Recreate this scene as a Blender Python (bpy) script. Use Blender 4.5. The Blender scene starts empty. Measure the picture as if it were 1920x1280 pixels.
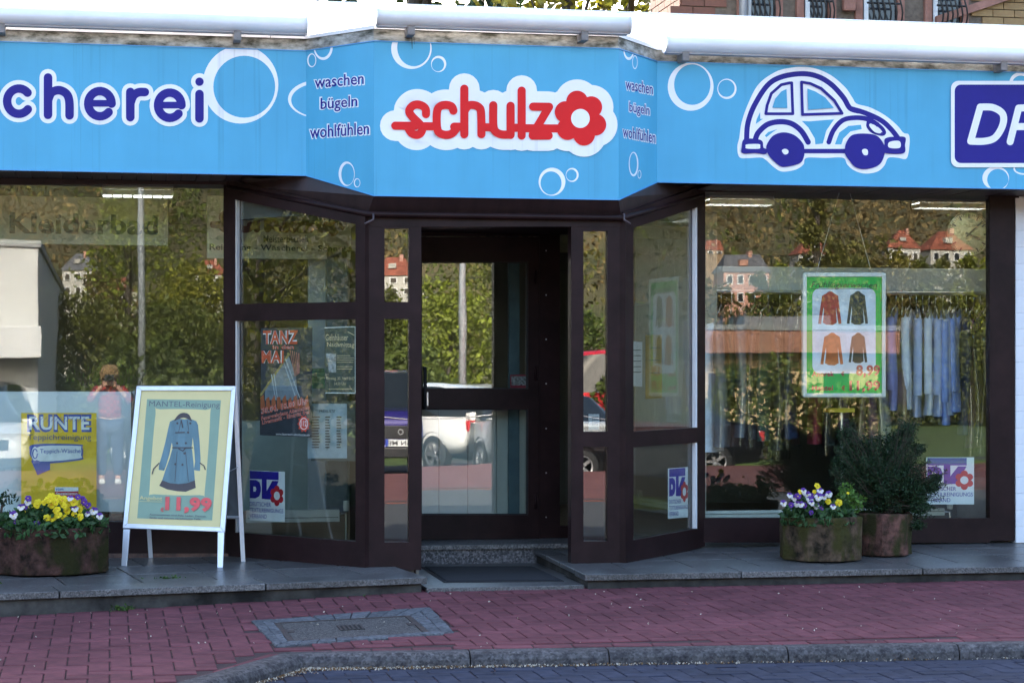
import bpy, bmesh, math, random
import numpy as np
from mathutils import Vector, Matrix
random.seed(7); np.random.seed(7)
R = math.radians
SC = bpy.context.scene
COL = SC.collection
# ------------------------------------------------------------------ camera
FPX, TH, CY, ZC = 3870.0, R(11.03), 708.0, 1.40
cam = bpy.data.cameras.new('camera'); CAM = bpy.data.objects.new('camera', cam); COL.objects.link(CAM)
CAM.location = (0, 0, ZC); CAM.rotation_euler = (R(90), 0, -TH)
cam.sensor_width = 36; cam.lens = FPX / 1920 * 36; cam.shift_y = (CY - 640) / 1920
cam.clip_start = 0.05; cam.clip_end = 2000
SC.camera = CAM
# ------------------------------------------------------------------ sky and sun
SUN_EL, SUN_AZ = R(29), R(-9)
W = bpy.data.worlds.new('World'); SC.world = W; W.use_nodes = True
nt = W.node_tree; nt.nodes.clear()
sky = nt.nodes.new('ShaderNodeTexSky'); sky.sky_type = 'NISHITA'; sky.sun_disc = False
sky.sun_elevation = SUN_EL; sky.sun_rotation = SUN_AZ; sky.air_density = 1.0; sky.dust_density = 3.0; sky.ozone_density = 1.0
bg = nt.nodes.new('ShaderNodeBackground'); bg.inputs[1].default_value = 0.15
wo = nt.nodes.new('ShaderNodeOutputWorld')
nt.links.new(sky.outputs[0], bg.inputs[0]); nt.links.new(bg.outputs[0], wo.inputs[0])
sl = bpy.data.lights.new('sun', 'SUN'); sl.energy = 3.2; sl.angle = R(0.53); sl.color = (1, 0.95, 0.87)
so = bpy.data.objects.new('sun', sl); COL.objects.link(so)
tosun = Vector((math.sin(SUN_AZ) * math.cos(SUN_EL), math.cos(SUN_AZ) * math.cos(SUN_EL), math.sin(SUN_EL)))
so.rotation_euler = tosun.to_track_quat('Z', 'Y').to_euler()
so.location = tosun * 60
SC.view_settings.view_transform = 'Standard'; SC.view_settings.look = 'None'
SC.view_settings.exposure = 2.68; SC.view_settings.gamma = 1
SC.view_settings.use_curve_mapping = False
SC.render.engine = 'CYCLES'
SC.cycles.max_bounces = 9; SC.cycles.transparent_max_bounces = 16; SC.cycles.caustics_reflective = False; SC.cycles.caustics_refractive = False
SC.cycles.sample_clamp_indirect = 6

# ------------------------------------------------------------------ materials
MATS = {}
def lin(r, g, b): return tuple((c / 255 / 12.92 if c / 255 <= .04045 else ((c / 255 + .055) / 1.055) ** 2.4) for c in (r, g, b))
def nodes(name):
    m = bpy.data.materials.new(name); m.use_nodes = True
    MATS[name] = m
    return m, m.node_tree, m.node_tree.nodes['Principled BSDF']
def M(name, c, rough=.6, var=.12, scale=9., bump=0., bscale=None, metal=0., spec=.5, c2=None, stretch=(1, 1, 1), island=0., detail=4., emit=0., coat=0., speck=None, trans=0.):
    if name in MATS: return MATS[name]
    m, t, b = nodes(name); N, L = t.nodes, t.links
    b.inputs['Roughness'].default_value = rough; b.inputs['Metallic'].default_value = metal
    b.inputs['Specular IOR Level'].default_value = spec; b.inputs['Coat Weight'].default_value = coat
    tc = N.new('ShaderNodeTexCoord'); mp = N.new('ShaderNodeMapping'); mp.inputs['Scale'].default_value = stretch
    L.new(tc.outputs['Object'], mp.inputs[0])
    nz = N.new('ShaderNodeTexNoise'); nz.inputs['Scale'].default_value = scale; nz.inputs['Detail'].default_value = detail; nz.inputs['Roughness'].default_value = .62
    L.new(mp.outputs[0], nz.inputs['Vector'])
    mx = N.new('ShaderNodeMix'); mx.data_type = 'RGBA'
    a = c2 if c2 else tuple(x * (1 - var) for x in c); e = c if c2 else tuple(min(1, x * (1 + var)) for x in c)
    mx.inputs[6].default_value = (*a, 1); mx.inputs[7].default_value = (*e, 1)
    cr = N.new('ShaderNodeValToRGB'); cr.color_ramp.elements[0].position = .36; cr.color_ramp.elements[1].position = .64
    L.new(nz.outputs['Fac'], cr.inputs[0]); L.new(cr.outputs[0], mx.inputs[0])
    out = mx.outputs[2]
    if speck:                                           # fine crystals / grit
        vz = N.new('ShaderNodeTexVoronoi'); vz.inputs['Scale'].default_value = speck[0]; L.new(mp.outputs[0], vz.inputs['Vector'])
        sm = N.new('ShaderNodeMix'); sm.data_type = 'RGBA'; sm.blend_type = 'OVERLAY'; sm.inputs[0].default_value = speck[1]
        L.new(out, sm.inputs[6]); bw = N.new('ShaderNodeRGBToBW'); L.new(vz.outputs['Color'], bw.inputs[0]); L.new(bw.outputs[0], sm.inputs[7]); out = sm.outputs[2]
    if island:
        g = N.new('ShaderNodeNewGeometry'); h = N.new('ShaderNodeHueSaturation'); mr = N.new('ShaderNodeMapRange')
        mr.inputs['To Min'].default_value = 1 - island; mr.inputs['To Max'].default_value = 1 + island
        L.new(g.outputs['Random Per Island'], mr.inputs[0]); L.new(mr.outputs[0], h.inputs['Value']); L.new(out, h.inputs['Color'])
        mr2 = N.new('ShaderNodeMapRange'); mr2.inputs['To Min'].default_value = .5 - island * .06; mr2.inputs['To Max'].default_value = .5 + island * .06
        oi = N.new('ShaderNodeObjectInfo'); L.new(oi.outputs['Random'], mr2.inputs[0]); L.new(mr2.outputs[0], h.inputs['Hue'])
        out = h.outputs[0]
    L.new(out, b.inputs['Base Color'])
    if bump:
        n2 = N.new('ShaderNodeTexNoise'); n2.inputs['Scale'].default_value = bscale or scale * 6; n2.inputs['Detail'].default_value = 5
        L.new(mp.outputs[0], n2.inputs['Vector'])
        bp = N.new('ShaderNodeBump'); bp.inputs['Strength'].default_value = bump; bp.inputs['Distance'].default_value = .01
        L.new(n2.outputs['Fac'], bp.inputs['Height']); L.new(bp.outputs[0], b.inputs['Normal'])
    if emit:
        b.inputs['Emission Color'].default_value = (*c, 1); b.inputs['Emission Strength'].default_value = emit
    if trans:
        tb = N.new('ShaderNodeBsdfTranslucent'); L.new(out, tb.inputs[0]); ms = N.new('ShaderNodeMixShader'); ms.inputs[0].default_value = trans
        o = N['Material Output']; L.new(b.outputs[0], ms.inputs[1]); L.new(tb.outputs[0], ms.inputs[2]); L.new(ms.outputs[0], o.inputs[0])
    return m
def per_object(m, amt):
    """small brightness shift from stone to stone"""
    t = m.node_tree; N, L = t.nodes, t.links; b = N['Principled BSDF']
    src = b.inputs['Base Color'].links[0].from_socket
    oi = N.new('ShaderNodeObjectInfo'); mr = N.new('ShaderNodeMapRange'); h = N.new('ShaderNodeHueSaturation')
    mr.inputs['To Min'].default_value = 1 - amt; mr.inputs['To Max'].default_value = 1 + amt
    L.new(oi.outputs['Random'], mr.inputs[0]); L.new(mr.outputs[0], h.inputs['Value']); L.new(src, h.inputs['Color']); L.new(h.outputs[0], b.inputs['Base Color'])
    return m
def weather(m, scale=1.2, lo=.72, hi=1.08, detail=7):
    '''stains that run across neighbouring pieces'''
    m = MATS[m] if isinstance(m, str) else m; t = m.node_tree; N, L = t.nodes, t.links; b = N['Principled BSDF']; src = b.inputs['Base Color'].links[0].from_socket
    g = N.new('ShaderNodeNewGeometry'); nz = N.new('ShaderNodeTexNoise'); nz.inputs['Scale'].default_value = scale; nz.inputs['Detail'].default_value = detail; nz.inputs['Roughness'].default_value = .65; L.new(g.outputs['Position'], nz.inputs['Vector'])
    mr = N.new('ShaderNodeMapRange'); mr.inputs['From Min'].default_value = .35; mr.inputs['From Max'].default_value = .65; mr.inputs['To Min'].default_value = lo; mr.inputs['To Max'].default_value = hi; L.new(nz.outputs['Fac'], mr.inputs[0])
    h = N.new('ShaderNodeHueSaturation'); L.new(mr.outputs[0], h.inputs['Value']); L.new(src, h.inputs['Color']); L.new(h.outputs[0], b.inputs['Base Color']); return m
def streaks(m, amt=.10):
    '''rain runs down a panel'''
    m = MATS[m]; t = m.node_tree; N, L = t.nodes, t.links; b = N['Principled BSDF']; src = b.inputs['Base Color'].links[0].from_socket
    g = N.new('ShaderNodeNewGeometry'); mp = N.new('ShaderNodeMapping'); mp.inputs['Scale'].default_value = (34, 34, .55); L.new(g.outputs['Position'], mp.inputs[0])
    nz = N.new('ShaderNodeTexNoise'); nz.inputs['Scale'].default_value = 1; nz.inputs['Detail'].default_value = 3; L.new(mp.outputs[0], nz.inputs['Vector'])
    n2 = N.new('ShaderNodeTexNoise'); n2.inputs['Scale'].default_value = 1.3; L.new(g.outputs['Position'], n2.inputs['Vector'])
    mr = N.new('ShaderNodeMapRange'); mr.inputs['From Min'].default_value = .58; mr.inputs['From Max'].default_value = .72; L.new(nz.outputs['Fac'], mr.inputs[0])
    m3 = N.new('ShaderNodeMapRange'); m3.inputs['From Min'].default_value = .42; m3.inputs['From Max'].default_value = .65; L.new(n2.outputs['Fac'], m3.inputs[0])
    mu = N.new('ShaderNodeMath'); mu.operation = 'MULTIPLY'; L.new(mr.outputs[0], mu.inputs[0]); L.new(m3.outputs[0], mu.inputs[1])
    m4 = N.new('ShaderNodeMapRange'); m4.inputs['To Min'].default_value = 1; m4.inputs['To Max'].default_value = 1 - amt; L.new(mu.outputs[0], m4.inputs[0])
    h = N.new('ShaderNodeHueSaturation'); L.new(m4.outputs[0], h.inputs['Value']); L.new(src, h.inputs['Color']); L.new(h.outputs[0], b.inputs['Base Color'])
def glass(name, f0, tint=(.9, .94, .92), rough=0.0, wav=0.):
    m = bpy.data.materials.new(name); m.use_nodes = True; MATS[name] = m
    t = m.node_tree; N, L = t.nodes, t.links; N.clear()
    o = N.new('ShaderNodeOutputMaterial'); tr = N.new('ShaderNodeBsdfTransparent'); tr.inputs[0].default_value = (*tint, 1)
    gl = N.new('ShaderNodeBsdfGlossy'); gl.inputs['Roughness'].default_value = rough; gl.inputs[0].default_value = (1, 1, 1, 1)
    lw = N.new('ShaderNodeLayerWeight'); lw.inputs[0].default_value = .5
    p = N.new('ShaderNodeMath'); p.operation = 'POWER'; p.inputs[1].default_value = 4.5; L.new(lw.outputs['Facing'], p.inputs[0])
    mr = N.new('ShaderNodeMapRange'); mr.inputs['To Min'].default_value = f0; mr.inputs['To Max'].default_value = 1; L.new(p.outputs[0], mr.inputs[0])
    ms = N.new('ShaderNodeMixShader'); L.new(mr.outputs[0], ms.inputs[0]); L.new(tr.outputs[0], ms.inputs[1]); L.new(gl.outputs[0], ms.inputs[2]); L.new(ms.outputs[0], o.inputs[0])
    if wav:
        tc = N.new('ShaderNodeTexCoord'); nz = N.new('ShaderNodeTexNoise'); nz.inputs['Scale'].default_value = 2.2; nz.inputs['Detail'].default_value = 1
        L.new(tc.outputs['Object'], nz.inputs['Vector'])
        bp = N.new('ShaderNodeBump'); bp.inputs['Strength'].default_value = 1; bp.inputs['Distance'].default_value = wav
        L.new(nz.outputs['Fac'], bp.inputs['Height']); L.new(bp.outputs[0], gl.inputs['Normal'])
    return m

# ------------------------------------------------------------------ geometry helpers
def link(o, parent=None):
    COL.objects.link(o)
    if parent is not None: o.parent = parent
    return o
def tag(o, label=None, cat=None, group=None, kind=None):
    for k, v in (('label', label), ('category', cat), ('group', group), ('kind', kind)):
        if v: o[k] = v
    return o
def empty(name, loc=(0, 0, 0), label=None, cat=None, group=None, rz=0, parent=None):
    o = bpy.data.objects.new(name, None); o.location = loc; o.rotation_euler = (0, 0, rz); o.empty_display_size = .1
    link(o, parent); return tag(o, label, cat, group)
def mesh_np(name, V, F, mats, parent=None, smooth=False, mi=None):
    me = bpy.data.meshes.new(name)
    me.from_pydata(V if isinstance(V, list) else V.tolist(), [], F if isinstance(F, list) else F.tolist())
    mats = mats if isinstance(mats, (list, tuple)) else [mats]
    for m in mats: me.materials.append(m if not isinstance(m, str) else MATS[m])
    if mi is not None: me.polygons.foreach_set('material_index', mi)
    if smooth: me.polygons.foreach_set('use_smooth', [True] * len(me.polygons))
    me.update()
    return link(bpy.data.objects.new(name, me), parent)
class MB:
    def __init__(s): s.v = []; s.f = []; s.m = []; s.cur = 0
    def face(s, pts):
        k = len(s.v); s.v += [tuple(p) for p in pts]; s.f.append(list(range(k, k + len(pts)))); s.m.append(s.cur)
    def add(s, pts, faces):
        k = len(s.v); s.v += [tuple(p) for p in pts]
        for f in faces: s.f.append([k + i for i in f]); s.m.append(s.cur)
    def prism(s, a, b):
        """closed solid between two loops of points"""
        n = len(a); s.add(list(a) + list(b), [list(range(n))[::-1], list(range(n, 2 * n))] + [[i, (i + 1) % n, n + (i + 1) % n, n + i] for i in range(n)])
    def box(s, x0, x1, y0, y1, z0, z1, mt=None):
        p = [Vector(q) for q in ((x0, y0, z0), (x1, y0, z0), (x1, y1, z0), (x0, y1, z0), (x0, y0, z1), (x1, y0, z1), (x1, y1, z1), (x0, y1, z1))]
        if mt is not None: p = [mt @ q for q in p]
        s.add(p, [[3, 2, 1, 0], [4, 5, 6, 7], [0, 1, 5, 4], [1, 2, 6, 5], [2, 3, 7, 6], [3, 0, 4, 7]])
    def tube(s, pts, r, n=8, cap=True):
        pts = [Vector(p) for p in pts]; rr = r if isinstance(r, (list, tuple)) else [r] * len(pts)
        k = len(s.v); prev = None
        for i, p in enumerate(pts):
            d = (pts[min(i + 1, len(pts) - 1)] - pts[max(i - 1, 0)])
            d = d.normalized() if d.length > 1e-9 else Vector((0, 0, 1))
            u = prev - d * prev.dot(d) if prev else (d.cross(Vector((0, 0, 1))) if abs(d.z) < .9 else d.cross(Vector((1, 0, 0))))
            u.normalize(); prev = u; w = d.cross(u)
            for j in range(n):
                a = 2 * math.pi * j / n; s.v.append(tuple(p + (u * math.cos(a) + w * math.sin(a)) * rr[i]))
        for i in range(len(pts) - 1):
            for j in range(n):
                s.f.append([k + i * n + j, k + i * n + (j + 1) % n, k + (i + 1) * n + (j + 1) % n, k + (i + 1) * n + j]); s.m.append(s.cur)
        if cap:
            s.f.append([k + j for j in range(n)][::-1]); s.m.append(s.cur)
            s.f.append([k + (len(pts) - 1) * n + j for j in range(n)]); s.m.append(s.cur)
    def lathe(s, prof, c=(0, 0, 0), n=20, mt=None):
        k = len(s.v)
        for (r, z) in prof:
            for j in range(n):
                a = 2 * math.pi * j / n; q = Vector((c[0] + r * math.cos(a), c[1] + r * math.sin(a), c[2] + z)); s.v.append(tuple(mt @ q if mt is not None else q))
        for i in range(len(prof) - 1):
            for j in range(n):
                s.f.append([k + i * n + j, k + i * n + (j + 1) % n, k + (i + 1) * n + (j + 1) % n, k + (i + 1) * n + j]); s.m.append(s.cur)
    def build(s, name, mat, parent=None, smooth=False, bevel=0., seg=2):
        o = mesh_np(name, s.v, s.f, mat, parent, smooth, s.m if isinstance(mat, (list, tuple)) else None)
        if bevel:
            bm = bmesh.new(); bm.from_mesh(o.data); bmesh.ops.remove_doubles(bm, verts=bm.verts, dist=1e-5)
            es = [e for e in bm.edges if len(e.link_faces) == 2 and e.calc_face_angle(0) > .5]
            bmesh.ops.bevel(bm, geom=es, offset=bevel, segments=seg, affect='EDGES', profile=.6)
            bm.to_mesh(o.data); bm.free()
        return o
def fix(o):
    bm = bmesh.new(); bm.from_mesh(o.data); bmesh.ops.remove_doubles(bm, verts=bm.verts, dist=1e-5); bmesh.ops.recalc_face_normals(bm, faces=bm.faces); bm.to_mesh(o.data); bm.free(); return o
def dup(o, parent=None):
    c = o.copy(); link(c, parent)
    if parent is not None: c.parent = parent
    for ch in list(o.children): dup(ch, c)
    return c

# measured sight lines of the photograph -> points on the real planes of the place
_c, _s = math.cos(TH), math.sin(TH)
def ray(px, py):
    a, u = (px - 960) / FPX, (CY - py) / FPX
    return Vector((a * _c + _s, _c - a * _s, u))
def U(px, py, Y):
    d = ray(px, py); t = Y / d.y; return Vector((d.x * t, Y, d.z * t + ZC))
def UZ(px, py, z):
    d = ray(px, py); t = (z - ZC) / d.z; return Vector((d.x * t, d.y * t, z))
def UX(px, Y): return U(px, 700, Y).x
class PL:
    """a vertical plane through two plan points, seen from the street"""
    def __init__(s, a, b):
        s.a = Vector((a[0], a[1], 0)); d = Vector((b[0] - a[0], b[1] - a[1], 0)); s.n = Vector((d.y, -d.x, 0)).normalized(); s.u = d.normalized()
    def at(s, px, py, off=0.):
        d = ray(px, py); o = Vector((0, 0, ZC)); q = s.a + s.n * off
        t = (q - o).dot(s.n) / d.dot(s.n); return o + d * t
    def bar(s, mb, quad, t0=-.03, t1=.03):
        a = [s.at(x, y, 0) for x, y in quad]
        mb.prism([p + s.n * t0 for p in a], [p + s.n * t1 for p in a])
def PY(Y): return PL((0, Y), (1, Y))

# flat print: shapes drawn in the sight-line coordinates of a plane, laid on it layer by layer
class Print:
    def __init__(s, plane, off=.001): s.p = plane; s.off = off; s.k = 0
    def nxt(s): s.k += 1; return s.off + s.k * .00012
    def poly(s, mb, pts, clip=None, o=None):
        if clip: pts = clip_poly(pts, clip)
        if len(pts) >= 3:
            o = s.nxt() if o is None else o
            mb.face([s.p.at(x, y, o) for x, y in pts])
def clip_poly(pts, clip):
    out = list(pts); n = len(clip)
    ar = sum(clip[i][0] * clip[(i + 1) % n][1] - clip[(i + 1) % n][0] * clip[i][1] for i in range(n))
    for i in range(n):
        (ax, ay), (bx, by) = clip[i], clip[(i + 1) % n]; inp = out; out = []
        def side(q): return ((bx - ax) * (q[1] - ay) - (by - ay) * (q[0] - ax)) * (1 if ar > 0 else -1)
        for j in range(len(inp)):
            p, q = inp[j], inp[(j + 1) % len(inp)]; sp, sq = side(p), side(q)
            if sp >= 0: out.append(p)
            if (sp >= 0) != (sq >= 0):
                t = sp / (sp - sq); out.append((p[0] + (q[0] - p[0]) * t, p[1] + (q[1] - p[1]) * t))
    return out
def circ(cx, cy, rx, ry=None, n=36, a0=0., a1=360.):
    ry = rx if ry is None else ry
    full = abs(a1 - a0) >= 360; m = n if full else n + 1
    return [(cx + rx * math.cos(R(a0 + (a1 - a0) * i / n)), cy + ry * math.sin(R(a0 + (a1 - a0) * i / n))) for i in range(m)]
def smooth(pts, closed=False, n=6):
    P = [Vector((*p, 0)) for p in pts]; out = []; m = len(P)
    for i in range(m if closed else m - 1):
        p0 = P[(i - 1) % m] if closed or i else P[0]; p1 = P[i]; p2 = P[(i + 1) % m]; p3 = P[(i + 2) % m] if closed or i + 2 < m else P[-1]
        for k in range(n):
            t = k / n
            q = .5 * ((2 * p1) + (p2 - p0) * t + (2 * p0 - 5 * p1 + 4 * p2 - p3) * t * t + (3 * p1 - p0 - 3 * p2 + p3) * t ** 3)
            out.append((q.x, q.y))
    if not closed: out.append(tuple(pts[-1]))
    return out
def stroke(pr, mb, pts, r, clip=None):
    o = pr.nxt(); n = len(pts)
    def nrm(i):
        a, b = pts[max(i - 1, 0)], pts[min(i + 1, n - 1)]; dx, dy = b[0] - a[0], b[1] - a[1]; l = math.hypot(dx, dy) or 1; return (-dy / l, dx / l)
    Lp = [(pts[i][0] + nrm(i)[0] * r, pts[i][1] + nrm(i)[1] * r) for i in range(n)]
    Rp = [(pts[i][0] - nrm(i)[0] * r, pts[i][1] - nrm(i)[1] * r) for i in range(n)]
    for i in range(n - 1): pr.poly(mb, [Lp[i], Lp[i + 1], Rp[i + 1], Rp[i]], clip, o)
    for i in (0, n - 1):
        pr.poly(mb, circ(pts[i][0], pts[i][1], r, n=20), clip)
def ring(pr, mb, o, i, clip=None, n=44):
    """crescent ring between two ellipses (cx,cy,rx,ry)"""
    off = pr.nxt(); A = circ(*o, n=n); B = circ(*i, n=n)
    for k in range(n): pr.poly(mb, [A[k], A[(k + 1) % n], B[(k + 1) % n], B[k]], clip, off)
_TX = {}
def text2d(s, bold=0., shear=0.):
    key = (s, bold, shear)
    if key not in _TX:
        c = bpy.data.curves.new('t', 'FONT'); c.body = s; c.offset = bold; c.shear = shear; c.resolution_u = 3; c.space_character = 1.0 + bold * 1.5
        o = bpy.data.objects.new('t', c); me = bpy.data.meshes.new_from_object(o)
        V = np.array([v.co[:2] for v in me.vertices]) if len(me.vertices) else np.zeros((0, 2)); F = [list(p.vertices) for p in me.polygons]
        bpy.data.objects.remove(o); bpy.data.meshes.remove(me); bpy.data.curves.remove(c)
        lo, hi = V.min(0), V.max(0); _TX[key] = ((V - lo) / (hi - lo), F)
    return _TX[key]
def text(pr, mb, s, quad, bold=0., shear=0., mirror=False):
    """letters filling the quad (tl, tr, br, bl)"""
    V, F = text2d(s, bold, shear); o = pr.nxt(); tl, tr, br, bl = [Vector(q) for q in quad]
    P = []
    for u, v in V:
        if mirror: u = 1 - u
        q = (bl * (1 - u) + br * u) * (1 - v) + (tl * (1 - u) + tr * u) * v; P.append(pr.p.at(q.x, q.y, o))
    mb.add(P, F)
def rect(x0, y0, x1, y1): return [(x0, y0), (x1, y0), (x1, y1), (x0, y1)]
def rrect(x0, y0, x1, y1, r, n=6):
    out = []
    for cx, cy, a in ((x1 - r, y0 + r, -90), (x1 - r, y1 - r, 0), (x0 + r, y1 - r, 90), (x0 + r, y0 + r, 180)): out += circ(cx, cy, r, n=n, a0=a, a1=a + 90)
    return out
def leaves(C, size, n_dir=None, up=.3, aspect=.55):
    """one small folded leaf face per point; returns verts, quads"""
    n = len(C); d = np.random.normal(size=(n, 3)); d /= np.linalg.norm(d, axis=1)[:, None]
    w = np.random.normal(size=(n, 3)); w[:, 2] += up; w -= d * (w * d).sum(1)[:, None]; w /= np.linalg.norm(w, axis=1)[:, None]
    s = size * np.random.uniform(.6, 1.3, (n, 1)); k = np.cross(d, w)
    V = np.stack([C - d * s, C + w * s * aspect + k * s * .1, C + d * s, C - w * s * aspect + k * s * .1], 1).reshape(-1, 3)
    F = np.arange(n * 4).reshape(-1, 4); return V, F
# ------------------------------------------------------------------ palette
M('white_metal', (.80, .80, .80), .35, .03, 3)
M('white_lacquer', (.82, .82, .83), .28, .02, 3, coat=.2)
M('sign_blue', (.082, .39, .60), .45, .03, 1.1, stretch=(4, 4, .5), spec=.3)
M('sign_white', (.84, .84, .85), .4, .02, 3)
M('sign_navy', (.015, .010, .22), .5, .05, 3, spec=.25)
M('sign_red', (.72, .010, .012), .5, .05, 3, spec=.25)
M('brown_frame', (.019, .009, .0095), .4, .15, 5, bump=.02, spec=.13)
M('brown_soffit', (.026, .014, .014), .5, .25, 3, stretch=(6, 1, 1))
M('black_rubber', (.012, .012, .014), .7, .2, 30)
M('steel', (.55, .55, .56), .3, .05, 8, metal=1.)
M('aluminium', (.62, .63, .66), .38, .04, 12, metal=.55)
M('iron', (.02, .018, .018), .5, .2, 30)
M('interior_white', (.5, .5, .5), .7, .05, 2)
M('interior_grey', (.13, .13, .12), .8, .1, 2)
M('interior_floor', (.16, .14, .12), .4, .1, 4)
M('lamp_white', (.35, .35, .35), .4, .02, 3)
m = M('lamp_tube', (1, .97, .9), .4, 0, 3, emit=2.2)
M('paper', (.75, .76, .78), .6, .02, 5)
M('ink', (.03, .03, .035), .6, .1, 9)
M('mould_concrete', (.42, .41, .37), .85, c2=(.05, .05, .035), scale=9, detail=8, stretch=(1, 1, 2.5), bump=.15)
glass('window_glass', .054, wav=.00018)
glass('door_glass', .12, wav=.0004)
glass('side_glass', .10, tint=(.75, .78, .76), wav=.00025)
def granite(name, a, b, rough, sp=120):
    return M(name, a, rough, c2=b, scale=70, detail=3, bump=.02, speck=(sp, .75))
per_object(granite('granite', (.135, .13, .128), (.066, .065, .066), .33), .14)
per_object(granite('granite_edge', (.20, .19, .185), (.05, .05, .05), .55), .12)
M('step_concrete', (.075, .07, .064), .9, spec=.2, c2=(.02, .018, .017), scale=5, detail=9, bump=.3)

# ------------------------------------------------------------------ measured planes
for n_, a_ in (('granite', (1.5, .66, 1.12)), ('granite_edge', (2., .6, 1.1)), ('white_lacquer', (2.5, .9, 1.02)), ('white_metal', (3., .88, 1.02)), ('brown_frame', (4., .75, 1.25)), ('step_concrete', (2., .6, 1.2)), ('sign_blue', (1.1, .93, 1.04, 4))): weather(n_, *a_)
for n_ in ('sign_blue', 'sign_white'): streaks(n_, .16)
YS, YC, YF, YB, YD = 13.60, 13.12, 13.22, 14.10, 14.66       # side signs, centre sign, bay front, shop windows, door
ZT, ZB, ZBC = 3.553, 2.727, 2.560                             # sign top, side bottom, centre bottom
P_S, P_C, P_F, P_B, P_D = PY(YS), PY(YC), PY(YF), PY(YB), PY(YD)
xa, xb = UX(574, YS), UX(701, YC); xc, xd = UX(1160, YC), UX(1232, YS)
P_WL = PL((xa, YS), (xb, YC)); P_WR = PL((xc, YC), (xd, YS))
oa, ob = UX(427, YB), UX(690, YF); oc, od = UX(1165, YF), UX(1313, YB)
P_OL = PL((oa, YB), (ob, YF)); P_OR = PL((oc, YF), (od, YB))

# ------------------------------------------------------------------ the shop building
SHOP = empty('shop_building', (3.0, 14.2, .2), 'low flat-roofed shop building with brown glazed front and white roof edge', 'building')
SHOP.location = (0, 0, 0)
# white roof edge: dirty upstand following the bay, sloped white cladding panels above
def outline(d): return [(-7, YS + d), (xa, YS + d), (xb, YC + d), (xc, YC + d), (xd, YS + d), (12.5, YS + d)]
mb = MB()
o1, o2 = outline(.012), outline(.30)
for i in range(5):
    a, b = o1[i], o1[i + 1]; c, d = o2[i], o2[i + 1]
    mb.prism([(a[0], a[1], ZT), (b[0], b[1], ZT), (d[0], d[1], ZT), (c[0], c[1], ZT)], [(a[0], a[1], ZT + .075), (b[0], b[1], ZT + .075), (d[0], d[1], ZT + .075), (c[0], c[1], ZT + .075)])
mb.build('roof_upstand', 'mould_concrete', SHOP)
o1 = outline(-.004); o3 = [(x_, 14.66) for x_, y_ in o1]
ZP = 4.065
seams = {0: [-7, -3.0, UX(505, 13.7), xa], 4: [xd, 5.1, UX(1885, 13.7), 9., 12.5]}
for i in range(5):
    a, b = Vector((*o1[i], 0)), Vector((*o1[i + 1], 0)); c, d = Vector((*o3[i], 0)), Vector((*o3[i + 1], 0))
    ts = [(s - a.x) / (b.x - a.x) for s in seams[i]] if i in seams else [0, 1]
    for k in range(len(ts) - 1):
        e = .002 / (b - a).length; t0, t1 = ts[k] + e, ts[k + 1] - e
        p = [a.lerp(b, t0), a.lerp(b, t1), c.lerp(d, t1), c.lerp(d, t0)]
        f = [Vector((q.x, q.y, z)) for q, z in zip(p, [ZT + .10, ZT + .10, ZP, ZP])]
        g = [Vector((q.x, q.y + (.004 if j < 2 else 0), ZT + .076)) if j < 2 else q - Vector((0, 0, .02)) for j, q in enumerate(f)]
        pm = MB(); pm.prism(f, g); fix(pm.build('cladding_panel', 'white_metal', SHOP))
for px, py in ((1870, 62), (1893, 61), (494, 14)):
    q = P_S.at(px, py); mb = MB(); yy = YS + .5; zz = ZT + .10 + (yy - YS) * (ZP - ZT - .10) / (14.66 - YS)
    mb.lathe([(0, .008), (.006, .006), (.008, 0)], (0, 0, 0), 8, Matrix.Translation((q.x, yy, zz))); mb.build('screw_head', 'steel', SHOP)
mb = MB(); mb.box(-7, 12.5, 14.66, 20, 3.70, ZP - .02); mb.build('roof_slab', 'mould_concrete', SHOP)
mb = MB(); mb.box(-7, 12.5, 14.664, 14.9, ZP - .015, ZP + .012); mb.build('roof_coping', 'white_metal', SHOP)
# hidden core above the ceiling, behind the signs
mb = MB(); mb.box(-7, 12.5, YS + .2, 20, 2.80, 3.69); mb.build('lintel', 'interior_grey', SHOP)
# soffit boards under the side signs
bd = MB(); bd.box(-.046, .046, 0, YB - YS - .02, 0, .012)
sof = None
x = -2.2
while x < 8.3:
    if x < oa + .1 or x > od - .05:
        if sof is None: sof = bd.build('soffit_board', 'brown_soffit', SHOP)
        else: sof2 = dup(sof, SHOP); sof2.location = (x, YS + .012, ZB - .004 + random.uniform(-.002, .002))
        if sof.location.x == 0: sof.location = (x, YS + .012, ZB - .004)
    x += .097
# brown sloping canopy lining of the bay
ZH = 2.462
mb = MB()
def quad3(a, b, c, d, t=.015):
    a, b, c, d = map(Vector, (a, b, c, d)); mb.prism([a, b, c, d], [p + Vector((0, 0, t)) for p in (a, b, c, d)])
quad3((xa, YS + .005, ZB), (xb, YC + .005, ZBC), (ob, YF, ZH + .0), (oa, YB, ZB - .02))
quad3((xb, YC + .005, ZBC), (xc, YC + .005, ZBC), (oc, YF, ZH), (ob, YF, ZH))
quad3((xc, YC + .005, ZBC), (xd, YS + .005, ZB), (od, YB, ZB - .02), (oc, YF, ZH))
fix(mb.build('canopy_lining', 'brown_soffit', SHOP))
mb = MB()
mb.tube([(oa, YB - .03, ZB - .035), (ob - .01, YF - .035, ZH - .012), (oc + .01, YF - .035, ZH - .012), (od, YB - .03, ZB - .035)], .02, 10)
mb.build('rain_rail', 'brown_frame', SHOP, True)
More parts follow.
